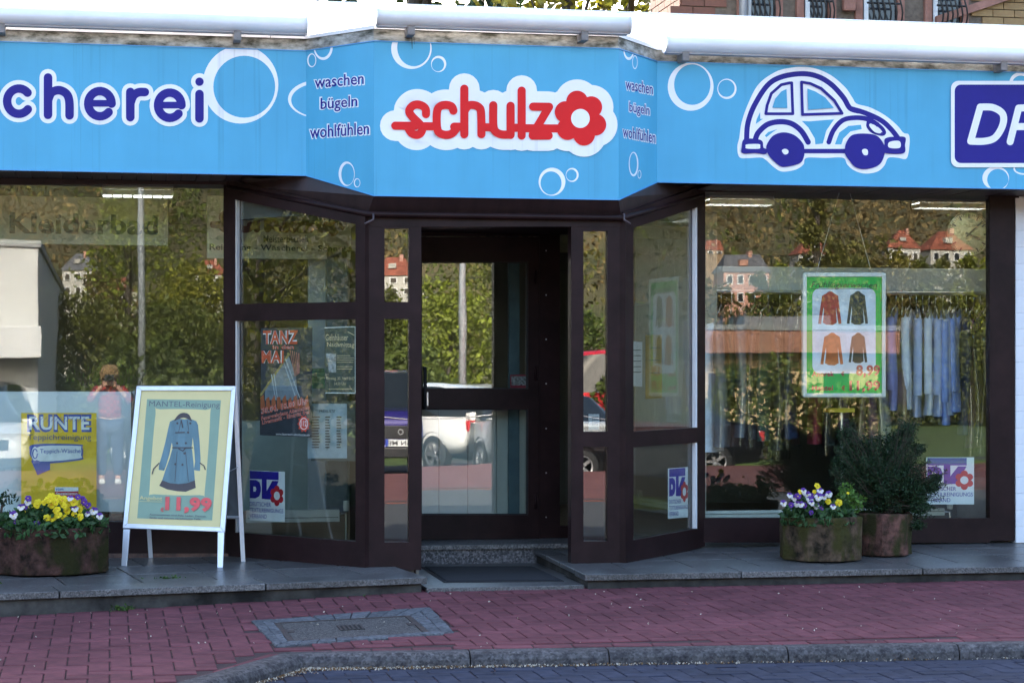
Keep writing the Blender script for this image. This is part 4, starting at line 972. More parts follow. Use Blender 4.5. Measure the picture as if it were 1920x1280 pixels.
for g in ([(1150, 520), (1162, 522)], [(1250, 400), (1235, 610)], [(1310, 400), (1330, 610)], [(1278, 180), (1262, 260)], [(1322, 180), (1332, 250)]):
    mb = MB(); stroke(pr, mb, A1(g), .5); mb.build('coat_seam', COATD, po)
ink('coat_collar', COATD, [A1(smooth([(1228, 182), (1262, 138), (1300, 126), (1335, 140), (1354, 185), (1330, 172), (1296, 160), (1258, 172)], True, 4))], po)
ink('coat_button', COATD, [circ(*A1([(x, y)])[0], 2.1, n=10) for x, y in ((1252, 200), (1344, 200), (1328, 264), (1250, 340), (1312, 340), (1302, 412), (1238, 488), (1288, 492))], po)
mb = MB()
for g in ([(1240, 266), (1302, 264)], [(1218, 372), (1360, 372)], [(1122, 482), (1085, 520), (1074, 556)], [(1412, 480), (1440, 500), (1448, 525)], [(1262, 380), (1290, 395), (1312, 372)], [(1280, 180), (1290, 230)]):
    mb = MB(); stroke(pr, mb, A1(g), 1.0); mb.build('coat_belt', COATD, po)
mb = MB(); text(pr, mb, 'Angebot', A1([(986, 712), (1146, 716), (1144, 752), (984, 746)]), .005); stroke(pr, mb, A1([(984, 750), (1144, 754)]), .35); mb.build('lettering', CREAM, po)
PR_ = M('price_red', (.62, .075, .075), .5)
mb = MB(); text(pr, mb, '11,99', A1([(1168, 716), (1496, 724), (1492, 842), (1164, 830)]), .05); text(pr, mb, '€', A1([(1134, 792), (1158, 793), (1156, 824), (1132, 823)]), .02); mb.build('lettering', PR_, po)
mb = MB(); text(pr, mb, 'Ausgenommen sind Pelz, Leder, Daunen,', A1([(1056, 836), (1458, 850), (1457, 866), (1055, 852)]), .02); text(pr, mb, 'Seide und extrem verschmutze Teile', A1([(1056, 858), (1416, 868), (1415, 882), (1055, 872)]), .02); mb.build('lettering', SLATE, po)
for p in ([(232, 992), (244, 992), (238, 1063), (228, 1063)], [(409, 997), (421, 997), (418, 1070), (408, 1070)]):
    mb = MB(); P_A.bar(mb, p, -.006, .010); fix(mb.build('leg', 'aluminium', AB, bevel=.002))
ap = [P_A.at(262, 727, -.02), P_A.at(440, 727, -.02)]; rf = [UZ(283, 1049, zA + .004), UZ(456, 1054, zA + .004)]
for a, b in zip(ap, rf):
    mb = MB(); d = (b - a); s_ = Vector((.014, 0, 0)); e_ = Vector((0, .008, 0)); mb.prism([a - s_ - e_, a + s_ - e_, a + s_ + e_, a - s_ + e_], [b - s_ - e_, b + s_ - e_, b + s_ + e_, b - s_ + e_]); fix(mb.build('leg', 'aluminium', AB))
mb = MB(); q = [ap[0].lerp(rf[0], .02), ap[1].lerp(rf[1], .02), ap[1].lerp(rf[1], .74), ap[0].lerp(rf[0], .74)]; mb.prism([p + Vector((0, .006, 0)) for p in q], [p + Vector((0, .012, 0)) for p in q]); fix(mb.build('rear_panel', M('rear_panel', (.10, .11, .12), .5), AB))
mb = MB(); a = ap[1].lerp(rf[1], .74); b = ap[0].lerp(rf[0], .74); mb.tube([b, a], .011, 6); mb.build('cross_bar', 'aluminium', AB)
mb = MB(); mb.tube([P_A.at(421, 990, -.01).lerp(P_A.at(440, 727, -.01), .4), ap[1].lerp(rf[1], .45)], .003, 6); mb.build('stay', 'steel', AB)

# ------------------------------------------------------------------ prints behind the glass
def sheet(name, plane, quad, mat, label, cat, off=-.008, th=.002):
    mb = MB(); plane.bar(mb, quad, off - th, off); o = fix(mb.build(name, mat)); tag(o, label, cat); return o
DB, DRD = M('print_blue', (.022, .012, .30), .5), M('print_red', (.50, .015, .03), .5)
def dtv(plane, x0, y0, x1, y1, sk, label, off=-.006):
    """association sticker; sk = drop of the right edge"""
    q = [(x0, y0), (x1, y0 + sk), (x1, y1 + sk), (x0, y1)]; s = sheet('window_sticker', plane, q, 'paper', label, 'sticker', off, .0008); s['group'] = 'association stickers on the glass'
    p = Print(plane, off + .0002)
    def f(u, v): return (x0 + u * (x1 - x0), y0 + v * (y1 - y0) + sk * u)
    def pl(nm, mt, polys):
        mb = MB()
        for a in polys: p.poly(mb, [f(*k) for k in a])
        mb.build(nm, mt, s)
    pl('emblem', DB, [[(.02, .01), (.84, .01), (.84, .17), (.02, .17)]]); pl('emblem', DB, [[(.36, .16), (.5, .16), (.5, .56), (.36, .56)]])
    mb = MB(); g = [f(*k) for k in ((.06, .20), (.2, .20), (.31, .28), (.31, .46), (.2, .54), (.06, .54))]
    p.poly(mb, [f(*k) for k in ((.02, .19), (.2, .19), (.30, .23), (.335, .33), (.335, .41), (.29, .51), (.18, .555), (.02, .555))]); mb.build('emblem', DB, s)
    pl('emblem_counter', 'paper', [[(.12, .32), (.18, .32), (.21, .37), (.18, .42), (.12, .42)]])
    pl('emblem', DB, [[(.66, .19), (.84, .19), (.62, .565), (.44, .565), (.44, .44), (.50, .40)]])
    for k in range(6):
        a = R(60 * k + 30); u, v = .79 + .125 * math.cos(a), .485 + .135 * math.sin(a); mb = MB()
        p.poly(mb, [(f(u, v)[0] + .075 * (x1 - x0) * math.cos(t), f(u, v)[1] + .072 * (y1 - y0) * math.sin(t)) for t in np.linspace(0, 6.28, 17)[:-1]]); mb.build('petal', DRD, s)
    pl('flower_centre', 'paper', [[(.79 + .085 * math.cos(t), .485 + .085 * math.sin(t)) for t in np.linspace(0, 6.28, 19)[:-1]]])
    for r, (t_, w_) in enumerate((('DEUTSCHER', .62), ('TEXTILREINIGUNGS', .97), ('VERBAND', .5))):
        mb = MB(); v = .625 + r * .12; text(p, mb, t_, [f(.02, v), f(w_, v), f(w_, v + .085), f(.02, v + .085)], .004); mb.build('lettering', DB, s)
dtv(P_OL, 467, 881, 533, 975, 3, 'blue and red association sticker low on the slanted left window')
dtv(P_OR, 1254, 878, 1291, 972, -3, 'blue and red association sticker low on the slanted right window')
dtv(P_B, 1737, 857, 1827, 945, 0, 'blue and red association sticker behind the evergreen shrub')
# left window: frosted white board, yellow carpet poster
fb = sheet('white_board', P_B, rect(-380, 734, 246, 961), M('board_white', (.62, .64, .66), .6, .03, 3), 'low white display board standing inside the left window', 'board', -.12, .01)
yp = sheet('carpet_poster', P_B, rect(39, 774, 181, 1000), M('poster_yellow', (.74, .45, .006), .45, .03), 'yellow RUNTE carpet cleaning poster in the left window', 'poster', -.06, .003)
pr = Print(P_B, -.0585)
B1 = lambda pts: [(x / 3.2, 680 + y / 3.2) for x, y in pts]
PBL = M('poster_blue', (.03, .06, .33), .5); PWH = M('poster_white', (.74, .74, .74), .5)
mb = MB(); text(pr, mb, 'RUNTE', B1([(162, 308), (549, 308), (549, 416), (162, 416)]), .065); mb.build('lettering', PBL, yp)
mb = MB(); text(pr, mb, 'RUNTE', B1([(176, 322), (536, 322), (536, 402), (176, 402)]), .02); mb.build('lettering', PWH, yp)
mb = MB()
for k in range(15): 
    x = 190 + k * 23; stroke(pr, mb, B1([(x, 352), (x + 22, 325)]), .35)
mb.build('hatching', PBL, yp)
mb = MB(); text(pr, mb, 'Teppichreinigung', B1([(165, 428), (547, 428), (547, 472), (165, 472)]), 0); mb.build('lettering', M('poster_grey', (.05, .06, .16), .5), yp)
ink('carpet_roll', PBL, [B1(smooth([(205, 488), (470, 488), (495, 505), (496, 560), (475, 584), (230, 605), (190, 570), (178, 530)], True, 4))], yp)
ink('carpet_roll', PWH, [B1(smooth([(240, 500), (465, 497), (486, 512), (486, 552), (470, 574), (240, 590), (232, 545)], True, 4))], yp)
ink('roll_end', PWH, [circ(*B1([(210, 545)])[0], 6.5, 13)], yp)
mb = MB(); stroke(pr, mb, B1(circ(210, 545, 14, 28, 20, 0, 330)), 1.1); mb.build('roll_spiral', PBL, yp)
ink('carpet_flap', PBL, [B1([(186, 585), (300, 600), (300, 640), (225, 672)])], yp)
mb = MB(); text(pr, mb, 'Teppich-Wäsche', B1([(240, 516), (484, 514), (484, 548), (240, 550)]), .012); mb.build('lettering', PBL, yp)
ink('label_band', PWH, [B1([(330, 745), (470, 745), (470, 770), (330, 770)])], yp); ink('label_band', M('poster_red', (.45, .02, .04), .5), [B1([(330, 770), (470, 770), (470, 808), (330, 808)])], yp)
mb = MB(); text(pr, mb, 'vom', B1([(334, 752), (380, 752), (380, 766), (334, 766)]), .015); mb.build('lettering', PBL, yp)
mb = MB(); text(pr, mb, 'Spezialisten', B1([(336, 775), (464, 775), (464, 797), (336, 797)]), .012); mb.build('lettering', PWH, yp)
# slanted left window posters
T = lambda pts: [(480 + x / 5.333, 600 + y / 5.333) for x, y in pts]
tp = sheet('dance_poster', P_OL, T([(40, 80), (555, 75), (545, 1170), (38, 1150)]), M('poster_night', (.035, .04, .055), .45, .3, 5), 'dark poster announcing a May dance on the slanted left window', 'poster', -.008)
pr = Print(P_OL, -.0075)
ink('photo_house', M('photo_grey', (.20, .23, .27), .5, .2), [T([(320, 340), (90, 700), (90, 800), (420, 800), (400, 560)])], tp); 
mb = MB()
for g in ([(330, 340), (50, 745)], [(320, 335), (330, 345)]): stroke(pr, mb, T(g), 2.0)
mb.build('photo_beam', M('photo_ochre', (.35, .26, .09), .5), tp)
mb = MB()
for a, b in (((155, 545), (195, 790)), ((180, 540), (215, 790)), ((270, 400), (400, 780)), ((295, 390), (435, 770))): stroke(pr, mb, T([a, b]), .9)
mb.build('photo_ladder', M('photo_steel', (.45, .48, .52), .5), tp)
mb = MB()
for k in range(9): pr.poly(mb, T([(45 + k * 55, 770 + (k % 3) * 15), (75 + k * 55, 745 + (k % 2) * 20), (95 + k * 55, 880), (45 + k * 55, 900)]))
mb.build('photo_crowd', M('photo_orange', (.42, .11, .04), .5, .3), tp)
mb = MB(); pr.poly(mb, T([(40, 1150), (38, 900), (545, 880), (545, 1168)])); mb.build('photo_base', MATS['poster_night'], tp)
mb = MB()
for k in range(5): stroke(pr, mb, T([(340 + k * 22, 300 + k * 8), (390 + k * 10, 560 - k * 8)]), .8)
mb.build('photo_ribbon', M('photo_ribbon', (.45, .18, .14), .5), tp)
mb = MB(); star = []
for k in range(20): r_ = 66 if k % 2 == 0 else 50; star.append((478 + r_ * math.cos(k * math.pi / 10), 1035 + r_ * 1.35 * math.sin(k * math.pi / 10)))
pr.poly(mb, T(star)); mb.build('badge_star', M('badge_red', (.60, .06, .03), .5), tp)
mb = MB(); stroke(pr, mb, T(circ(478, 1035, 38, 55, 24, 0, 350)), .7); text(pr, mb, '112', T([(455, 1005), (505, 1005), (505, 1060), (455, 1060)]), .02); mb.build('badge_ring', PWH, tp)
for (b, mt, nm) in ((.075, PWH, 'letter_outline'), (.03, M('poster_rust', (.52, .08, .03), .5), 'lettering')):
    mb = MB(); text(pr, mb, 'TANZ', T([(70, 105), (420, 100), (416, 240), (72, 240)]), b); text(pr, mb, 'in den', T([(165, 248), (380, 245), (380, 290), (165, 290)]), b * .4); text(pr, mb, 'MAI', T([(55, 305), (278, 302), (276, 430), (57, 430)]), b)
    text(pr, mb, '30.04. 18.00 Uhr', T([(52, 875), (525, 770), (525, 840), (52, 945)]), b * .7)
    text(pr, mb, 'Feuerwehrhaus Altenhaßlau', T([(52, 960), (535, 848), (535, 890), (52, 1005)]), b * .4); text(pr, mb, 'Livemusik - Eintritt frei', T([(60, 1000), (535, 892), (535, 935), (60, 1045)]), b * .4); mb.build(nm, mt, tp)
mb = MB(); text(pr, mb, 'www.feuerwehr-altenhasslau.de', T([(200, 1125), (535, 1135), (535, 1158), (200, 1148)]), .0); mb.build('lettering', PWH, tp)
gp = sheet('afternoon_poster', P_OL, T([(675, 72), (997, 60), (998, 735), (680, 732)]), PWH, 'slate poster with cream lettering for a town afternoon event', 'poster', -.009)
pr = Print(P_OL, -.0087)
ink('print_field', M('poster_slate2', (.055, .075, .075), .5, .1), [T([(684, 82), (988, 70), (989, 724), (689, 722)])], gp)
PCR = M('poster_sand', (.60, .47, .30), .5)
mb = MB(); text(pr, mb, 'Gelnhäuser', T([(695, 140), (922, 140), (922, 205), (695, 205)]), .015); text(pr, mb, 'Nachmittag', T([(710, 222), (982, 222), (982, 288), (710, 275)]), .015); text(pr, mb, 'Sonntag, 30. April 2017', T([(703, 565), (986, 568), (986, 610), (703, 602)]), .008); text(pr, mb, '14.00 Uhr', T([(785, 620), (902, 620), (902, 650), (785, 650)]), .008); mb.build('lettering', PCR, gp)
ink('photo_street', M('photo_pale', (.34, .34, .36), .5, .5, 30), [T([(698, 332), (800, 332), (800, 522), (730, 524)])], gp)
mb = MB()
for k in range(7):
    if k != 4: stroke(pr, mb, T([(812, 355 + k * 22), (940 + (k * 37) % 40, 355 + k * 22)]), .6)
stroke(pr, mb, T([(725, 688), (955, 688)]), .7); stroke(pr, mb, T([(920, 118), (980, 150)]), .8); mb.build('small_print', PCR, gp)
Q = lambda pts: [(420 + x / 3.2, 680 + y / 3.2) for x, y in pts]
pl_ = sheet('price_list', P_OL, Q([(487, 230), (752, 230), (752, 590), (487, 590)]), M('frame_dark', (.05, .06, .06), .4), 'framed price list hanging inside the slanted left window', 'price list', -.06, .012)
pr = Print(P_OL, -.0595)
ink('sheet', M('list_paper', (.30, .36, .40), .6), [Q([(505, 245), (738, 245), (738, 572), (500, 572)])], pl_)
mb = MB(); text(pr, mb, 'PREISLISTE', Q([(570, 282), (668, 282), (666, 298), (570, 298)]), .015, .2)
for k in range(12):
    y = 325 + k * 16.5
    for a, b in ((530, 572), (610, 635), (678, 702)): stroke(pr, mb, Q([(a, y), (b - (k * 7) % 9, y)]), 1.1)
mb.build('small_print', 'ink', pl_)
# green spring offer sign hanging in the right window
hs = empty('offer_sign', (0, 0, 0), 'green spring offer sign in a silver frame hanging in the right window', 'sign'); P_H = PY(YB + .16); pr = Print(P_H, .003)
H = lambda pts: [(1490 + x / 5.122, 500 + y / 5.122) for x, y in pts]
mb = MB(); P_H.bar(mb, rrect(1504, 511, 1661, 745, 6), -.014, -.002); fix(mb.build('frame', 'aluminium', hs))
for q in (rect(1505, 512, 1512, 744), rect(1653, 512, 1660, 744), rect(1512, 512, 1653, 519), rect(1512, 737, 1653, 744)):
    mb = MB(); P_H.bar(mb, q, -.001, .010); fix(mb.build('frame_bar', 'aluminium', hs, bevel=.003))
gs = MB(); P_H.bar(gs, rect(1512, 519, 1653, 737), -.001, .002); gs = fix(gs.build('poster', M('poster_green', (.03, .50, .07), .45, .05), hs))
LIL = M('poster_lilac', (.76, .78, .88), .5)
ink('print_panel', LIL, [H(rrect(170, 205, 778, 1025, 75))], gs)
mb = MB(); text(pr, mb, 'Frühlingserwachen', H([(160, 142), (792, 150), (790, 222), (158, 218)]), .006, .28); stroke(pr, mb, H([(155, 213), (792, 213)]), .5); mb.build('lettering', M('poster_dark', (.02, .05, .03), .5), gs)
JR, JB, JO, JG = M('jacket_red', (.48, .035, .03), .5, .2, 30), M('jacket_black', (.018, .018, .028), .5, .4, 30), M('jacket_orange', (.50, .10, .02), .5, .2, 30), M('jacket_green', (.022, .026, .018), .5, .4, 30)
def jacket(mat, x, y, w, h, nm):
    J = [(.42, .02), (.5, 0), (.6, .01), (.68, .06), (.85, .13), (.9, .4), (1, .96), (.87, .97), (.79, .6), (.76, .45), (.80, .93), (.62, 1.0), (.35, .99), (.20, .93), (.25, .6), (.24, .45), (.18, .7), (.13, .97), (.0, .96), (.10, .45), (.17, .13), (.34, .07)]
    ink(nm, mat, [H([(x + a * w, y + b * h) for a, b in J])], gs)
jacket(JR, 225, 235, 225, 325, 'jacket'); jacket(JB, 500, 233, 205, 325, 'jacket'); jacket(JO, 247, 632, 220, 315, 'jacket'); jacket(JG, 518, 632, 180, 295, 'jacket')
PR2 = M('price_red2', (.45, .025, .045), .5)
mb = MB(); text(pr, mb, 'Anorak', H([(165, 1005), (380, 1005), (380, 1052), (165, 1052)]), .03); text(pr, mb, '€', H([(445, 1005), (478, 1005), (478, 1048), (445, 1048)]), .03); text(pr, mb, '8,99', H([(590, 942), (822, 942), (820, 1065), (590, 1065)]), .045)
text(pr, mb, 'Mantel', H([(165, 1138), (368, 1138), (368, 1188), (165, 1188)]), .03); text(pr, mb, '€', H([(450, 1140), (485, 1140), (485, 1185), (450, 1185)]), .03); text(pr, mb, '11,99', H([(525, 1092), (822, 1092), (820, 1205), (525, 1205)]), .045); mb.build('lettering', PR2, gs)
mb = MB(); text(pr, mb, 'Ausgenommen sind Pelze, Seide, Felle, Daunen, Leder, sowie stark verschmutzte Teile', H([(180, 600), (765, 598), (765, 611), (180, 611)]), 0.); mb.build('small_print', 'ink', gs)
mb = MB(); a, b = P_H.at(1530, 514), P_H.at(1635, 514); 
mb.tube([a, P_H.at(1575, 356)], .0016, 5); mb.tube([b, P_H.at(1592, 356)], .0016, 5); mb.build('cord', 'white_metal', hs)
# small notices
def notice(px, plane, quad, mat, label, lines=4, off=-.007, bar=None):
    o = sheet('notice', plane, quad, mat, label, 'notice', off, .001); p = Print(plane, off + .0004); mb = MB(); (x0, y0), (x1, _), (_, y1), _ = quad
    for k in range(lines): stroke(p, mb, [(x0 + (x1 - x0) * .2, y0 + (y1 - y0) * (.2 + .6 * k / lines)), (x1 - (x1 - x0) * .2, y0 + (y1 - y0) * (.2 + .6 * k / lines))], .7)
    mb.build('small_print', 'ink', o); return o
notice(0, P_OR, [(1183, 639), (1206, 641), (1206, 725), (1183, 723)], 'paper', 'white notice sheet with small print on the slanted right window', 5)
notice(0, P_OR, [(1212, 628), (1243, 627), (1243, 746), (1212, 748)], M('poster_gold', (.36, .21, .03), .5, .3, 6), 'golden brown event poster on the slanted right window', 3)
notice(0, P_F, rect(1106, 776, 1126, 806), 'paper', 'small white sticker with blue print in the right narrow light', 4, -.038)
o = notice(0, P_D, rect(957, 702, 987, 727), M('flyer_red', (.35, .02, .05), .5, .1), 'small red flyer with a group photo in the door corner', 0, -.006)
p = Print(P_D, -.0055); mb = MB(); p.poly(mb, rect(959, 705, 986, 722)); mb.build('photo', M('photo_group', (.30, .30, .32), .5, .8, 60), o)
# ------------------------------------------------------------------ inside the shop
def ibox(name, label, cat, x0, y0, x1, y1, Y, depth, mat, group=None):
    a, b = U(x0, y1, Y), U(x1, y0, Y); mb = MB(); mb.box(a.x, b.x, Y, Y + depth, a.z, b.z); o = mb.build(name, mat, bevel=.004); return tag(o, label, cat, group)
# boards with lettering on the back wall
kb = ibox('wall_board', 'long pale board with the word Kleiderbad inside the left window', 'board', -160, 372, 315, 455, 14.7, .02, M('board_beige', (.36, .345, .26), .7, .05))
p = Print(PY(14.7), .001); mb = MB(); text(p, mb, 'Kleiderbad', [(18, 398), (296, 404), (296, 441), (18, 438)], .035); mb.build('lettering', M('letter_teal', (.006, .02, .026), .6), kb)
sb = ibox('wall_board', 'pale board with brown schulz logo behind the slanted left window', 'board', 388, 372, 700, 484, 14.6, .02, M('board_pale', (.46, .44, .36), .7, .05))
p = Print(PY(14.6), .001); mb = MB(); X0, Y0, kx, ky = 396, 382, 255 / 1110, .19
f_ = lambda pts: [(X0 + (x - 480) * kx, Y0 + (y - 440) * ky) for x, y in pts]
BRN = M('letter_brown', (.10, .022, .012), .6)
for g in st_logo: stroke(p, mb, f_(g), 6.5)
for x, y in pet: p.poly(mb, circ(*f_([(x, y)])[0], 13))
mb.build('logo', BRN, sb); mb = MB(); p.poly(mb, circ(*f_([(1449, 610)])[0], 10)); mb.build('flower_centre', M('letter_gold', (.45, .22, .02), .6), sb)
mb = MB(); text(p, mb, 'Meisterbetrieb', [(494, 441), (578, 441), (578, 455), (494, 455)], .01); text(p, mb, 'Reinigung - Wäscherei - Schneiderei', [(393, 457), (690, 461), (690, 476), (393, 472)], .02); mb.build('lettering', MATS['letter_teal'], sb)
lb = ibox('wall_board', 'pale board with dark service lettering above the garment rail', 'board', 800, 405, 1480, 470, 17.4, .04, MATS['board_beige'])
p = Print(PY(17.4), .001); mb = MB(); text(p, mb, 'Wascherei', [(832, 418), (1000, 421), (1000, 446), (832, 443)], .03); text(p, mb, 'Service', [(1360, 428), (1472, 430), (1472, 456), (1360, 454)], .03); mb.build('lettering', MATS['letter_teal'], lb)
ibox('valance', 'long white valance panel above the garment rail', 'panel', 1318, 506, 1990, 546, 15.02, .03, 'interior_white')
# lit louvre lamps on the ceiling
def lamp(px, Y, L, W_, label):
    q = U(px, 340, Y); o = empty('ceiling_lamp', (q.x, Y, 2.74), label, 'lamp', 'lit louvre lamps on the shop ceiling')
    mb = MB(); mb.box(-L / 2, L / 2, -W_ / 2, W_ / 2, -.005, .022); mb.build('housing', 'lamp_white', o)
    mb = MB(); mb.box(-L / 2 + .02, L / 2 - .02, -W_ / 2 + .02, W_ / 2 - .02, -.013, -.007); mb.build('tube', 'lamp_tube', o)
    for k in range(8):
        mb = MB(); x = -L / 2 + L * k / 7; mb.box(x - .004, x + .004, -W_ / 2, W_ / 2, -.045, -.014); mb.build('louvre', 'steel', o)
    for s in (-1, 1):
        mb = MB(); mb.box(-L / 2, L / 2, s * W_ / 2 - .005, s * W_ / 2 + .005, -.045, -.006); mb.build('side_rail', 'steel', o)
lamp(258, 15.0, .5, .22, 'lit louvre lamp at the top of the left window'); lamp(1385, 14.9, .5, .16, 'lit louvre lamp above the left end of the garment rail'); lamp(1780, 14.9, .55, .16, 'lit louvre lamp near the wall clock')
lamp(800, 16.6, .6, .5, 'lit louvre lamp behind the entrance door')
# wall clock
q = U(1812, 440, 15.1); ck = empty('wall_clock', tuple(q), 'round wall clock at the upper right of the right window', 'clock'); RM = Matrix.Rotation(R(90), 4, 'X'); rc = .178
mb = MB(); mb.lathe([(0, 0), (rc, 0), (rc, .05), (rc - .012, .055), (rc - .012, .045)], n=40, mt=RM); mb.build('case', M('clock_rim', (.09, .10, .05), .4), ck)
mb = MB(); mb.lathe([(0, .046), (rc - .012, .046)], n=40, mt=RM); mb.build('dial', M('clock_dial', (.36, .36, .22), .5), ck)
for k in range(60):
    a = k * math.pi / 30; L_ = .035 if k % 5 == 0 else .013; w_ = .006 if k % 5 == 0 else .002; mb = MB(); mb.box(-w_, w_, rc - .02 - L_, rc - .02, .0475, .0485, RM @ Matrix.Rotation(-a, 4, 'Z')); mb.build('hour_mark' if k % 5 == 0 else 'minute_mark', 'ink', ck)
for a, L_, w_ in ((47, .15, .006), (112, .10, .008)): mb = MB(); mb.box(-w_, w_, -.03, L_, .05, .052, RM @ Matrix.Rotation(-R(a), 4, 'Z')); mb.build('hand', 'ink', ck)
# garment rail
YR = 14.85
zr = U(1500, 548, YR).z; rx0, rx1 = UX(1318, YR), 7.6
rl = empty('garment_rail', (0, 0, 0), 'long chrome garment rail on posts behind the right window', 'rail')
mb = MB(); mb.tube([(rx0, YR, zr), (rx1, YR, zr)], .014, 10); mb.build('rail_tube', 'steel', rl)
for x in (rx0 + .02, UX(1630, YR), rx1 - .03): mb = MB(); mb.tube([(x, YR + .02, .235), (x, YR + .02, zr)], .012, 8); mb.build('post', 'steel', rl)
def garment_mesh(kind):
    """hanging garment: folded cross-section swept from collar to hem"""
    rows = 14; cols = 20; V = []; F = []
    Hh, Wd, Th = {'shirt': (.82, .235, .040), 'trouser': (.62, .12, .03), 'coat': (1.02, .24, .05)}[kind]
    ph = random.uniform(0, 6)
    for r in range(rows + 1):
        t = r / rows; z = -.10 - Hh * t
        w = Wd * (min(1, .22 + t * 6.5) if t < .12 else 1.0) * (1 - .10 * math.sin(t * 3)); 
        if kind == 'shirt' and t > .86: w *= 1 - (t - .86) * .5
        z -= (0 if t > .12 else 0)
        for c in range(cols):
            a = 2 * math.pi * c / cols; fold = 1 + .28 * math.sin(5 * a + ph + t * 1.5) * min(1, t * 3)
            V.append((w * math.cos(a), Th * math.sin(a) * fold * (.5 + .5 * min(1, t * 5)) + .012 * math.sin(t * 5 + ph), z - (.09 * abs(math.cos(a)) * (1 if t < .15 else .3) * (1 - t))))
    for r in range(rows):
        for c in range(cols): F.append([r * cols + c, r * cols + (c + 1) % cols, (r + 1) * cols + (c + 1) % cols, (r + 1) * cols + c])
    F += [list(range(cols)), list(range(rows * cols, (rows + 1) * cols))[::-1]]
    if kind == 'shirt':
        for s in (-1, 1):
            k0 = len(V)
            for r in range(7):
                t = r / 6; cx = s * (Wd * .96 + .015 * math.sin(t * 4)); 
                for c in range(8): a = 2 * math.pi * c / 8; V.append((cx - s * .02 * t + .05 * math.cos(a) * (1 - t * .3), .032 * math.sin(a), -.20 - .56 * t))
            for r in range(6):
                for c in range(8): F.append([k0 + r * 8 + c, k0 + r * 8 + (c + 1) % 8, k0 + (r + 1) * 8 + (c + 1) % 8, k0 + (r + 1) * 8 + c])
    return V, F
hg = MB(); hg.tube([(0, 0, -.10), (0, 0, -.03), (.012, 0, -.005), (.022, 0, .012), (.012, 0, .028), (-.006, 0, .026)], .0025, 6); hg.tube([(-.19, 0, -.155), (-.1, 0, -.125), (0, 0, -.095), (.1, 0, -.125), (.19, 0, -.155)], .006, 6)
hgd = None
CLO = {'pale blue': (.45, .50, .74), 'lilac white': (.78, .77, .84), 'sky blue': (.24, .34, .72), 'navy': (.03, .04, .09), 'black': (.02, .02, .025), 'brown': (.20, .11, .07), 'plum': (.09, .03, .07), 'dark red': (.22, .02, .03), 'grey': (.16, .17, .19), 'dark green': (.03, .06, .045), 'checked blue': (.20, .22, .50)}
PLAST = glass('garment_film', .05, tint=(.93, .94, .96), rough=.08)
seq = [(1335, 'lilac white', 'coat'), (1352, 'grey', 'coat'), (1372, 'dark green', 'trouser'), (1396, 'grey', 'coat'), (1415, 'black', 'coat'), (1440, 'dark green', 'coat'), (1462, 'black', 'coat'), (1484, 'navy', 'coat'), (1508, 'brown', 'trouser'), (1532, 'dark red', 'coat'), (1556, 'black', 'coat'), (1580, 'plum', 'coat'), (1600, 'black', 'trouser'), (1622, 'brown', 'coat'), (1642, 'plum', 'coat'), (1662, 'grey', 'coat'), (1680, 'checked blue', 'shirt'), (1692, 'brown', 'coat'), (1706, 'lilac white', 'shirt'), (1718, 'pale blue', 'shirt'), (1730, 'brown', 'trouser'), (1742, 'lilac white', 'shirt'), (1754, 'pale blue', 'shirt'), (1768, 'sky blue', 'shirt'), (1782, 'pale blue', 'shirt'), (1796, 'sky blue', 'shirt'), (1812, 'navy', 'coat'), (1826, 'plum', 'coat'), (1838, 'black', 'coat'), (1850, 'black', 'coat')]
ORD = ['first', 'second', 'third', 'fourth', 'fifth', 'sixth', 'seventh', 'eighth', 'ninth']
cnt = {}
KN = {'shirt': 'shirt', 'trouser': 'trousers', 'coat': 'coat'}
for px, cl, kd in seq:
    cnt[(cl, kd)] = cnt.get((cl, kd), 0) + 1; tot = sum(1 for s in seq if s[1:] == (cl, kd)); k = cnt[(cl, kd)]
    wh = '' if tot == 1 else ', ' + ORD[k - 1] + ' such from the left,'
    g = empty(KN[kd], (UX(px, YR), YR, zr), ('%s %s' % (cl, KN[kd])) + wh + ' on the rail in the right window', 'garment', 'garments hanging on the rail', R(random.uniform(56, 72)))
    V, F = garment_mesh(kd); cm = M('cloth ' + cl, CLO[cl], .8, .18, 6, bump=.1, bscale=20); g.scale.z = random.uniform(.94, 1.1); ob_ = mesh_np('body', V, F, cm, g, True)
    if hgd is None: h = hg.build('hanger', 'steel', g, True); hgd = h.data
    else: h = bpy.data.objects.new('hanger', hgd); link(h, g)
    if kd != 'trouser' and random.random() < .6:
        W2 = [(x * 1.04, y * 1.35, -.11 + (z + .11) * 1.07) for x, y, z in V[:15 * 20]]; mesh_np('film_cover', W2, [f for f in F if max(f) < 300 and len(f) == 4], PLAST, g, True)
# things on the floor inside
def ubox(name, label, cat, x0, y0, x1, y1, Y, d, mat): return ibox(name, label, cat, x0, y0, x1, y1, Y, d, mat)
M('heater_white', (.60, .60, .56), .5, .03)
def heater(x0, y0, x1, y1, plane_y, label):
    a, b = U(x0, y1, plane_y), U(x1, y0, plane_y); o = empty('radiator', (a.x, plane_y, a.z), label, 'radiator', 'low white radiators inside the windows')
    mb = MB(); mb.box(0, b.x - a.x, 0, .06, 0, b.z - a.z); mb.build('panel', 'heater_white', o, bevel=.006)
    mb = MB(); mb.box(.01, b.x - a.x - .01, -.004, -.001, .03, .034); mb.build('seam', 'interior_grey', o)
    mb = MB(); mb.tube([(b.x - a.x + .01, .03, b.z - a.z - .03), (b.x - a.x + .05, .03, b.z - a.z - .03), (b.x - a.x + .05, .03, .235 - a.z)], .01, 8); mb.build('pipe', 'steel', o)
    mb = MB(); mb.lathe([(0, 0), (.02, 0), (.024, .03), (.02, .07), (0, .072)], (b.x - a.x + .05, .03, b.z - a.z - .01), 12); mb.build('valve', 'heater_white', o)
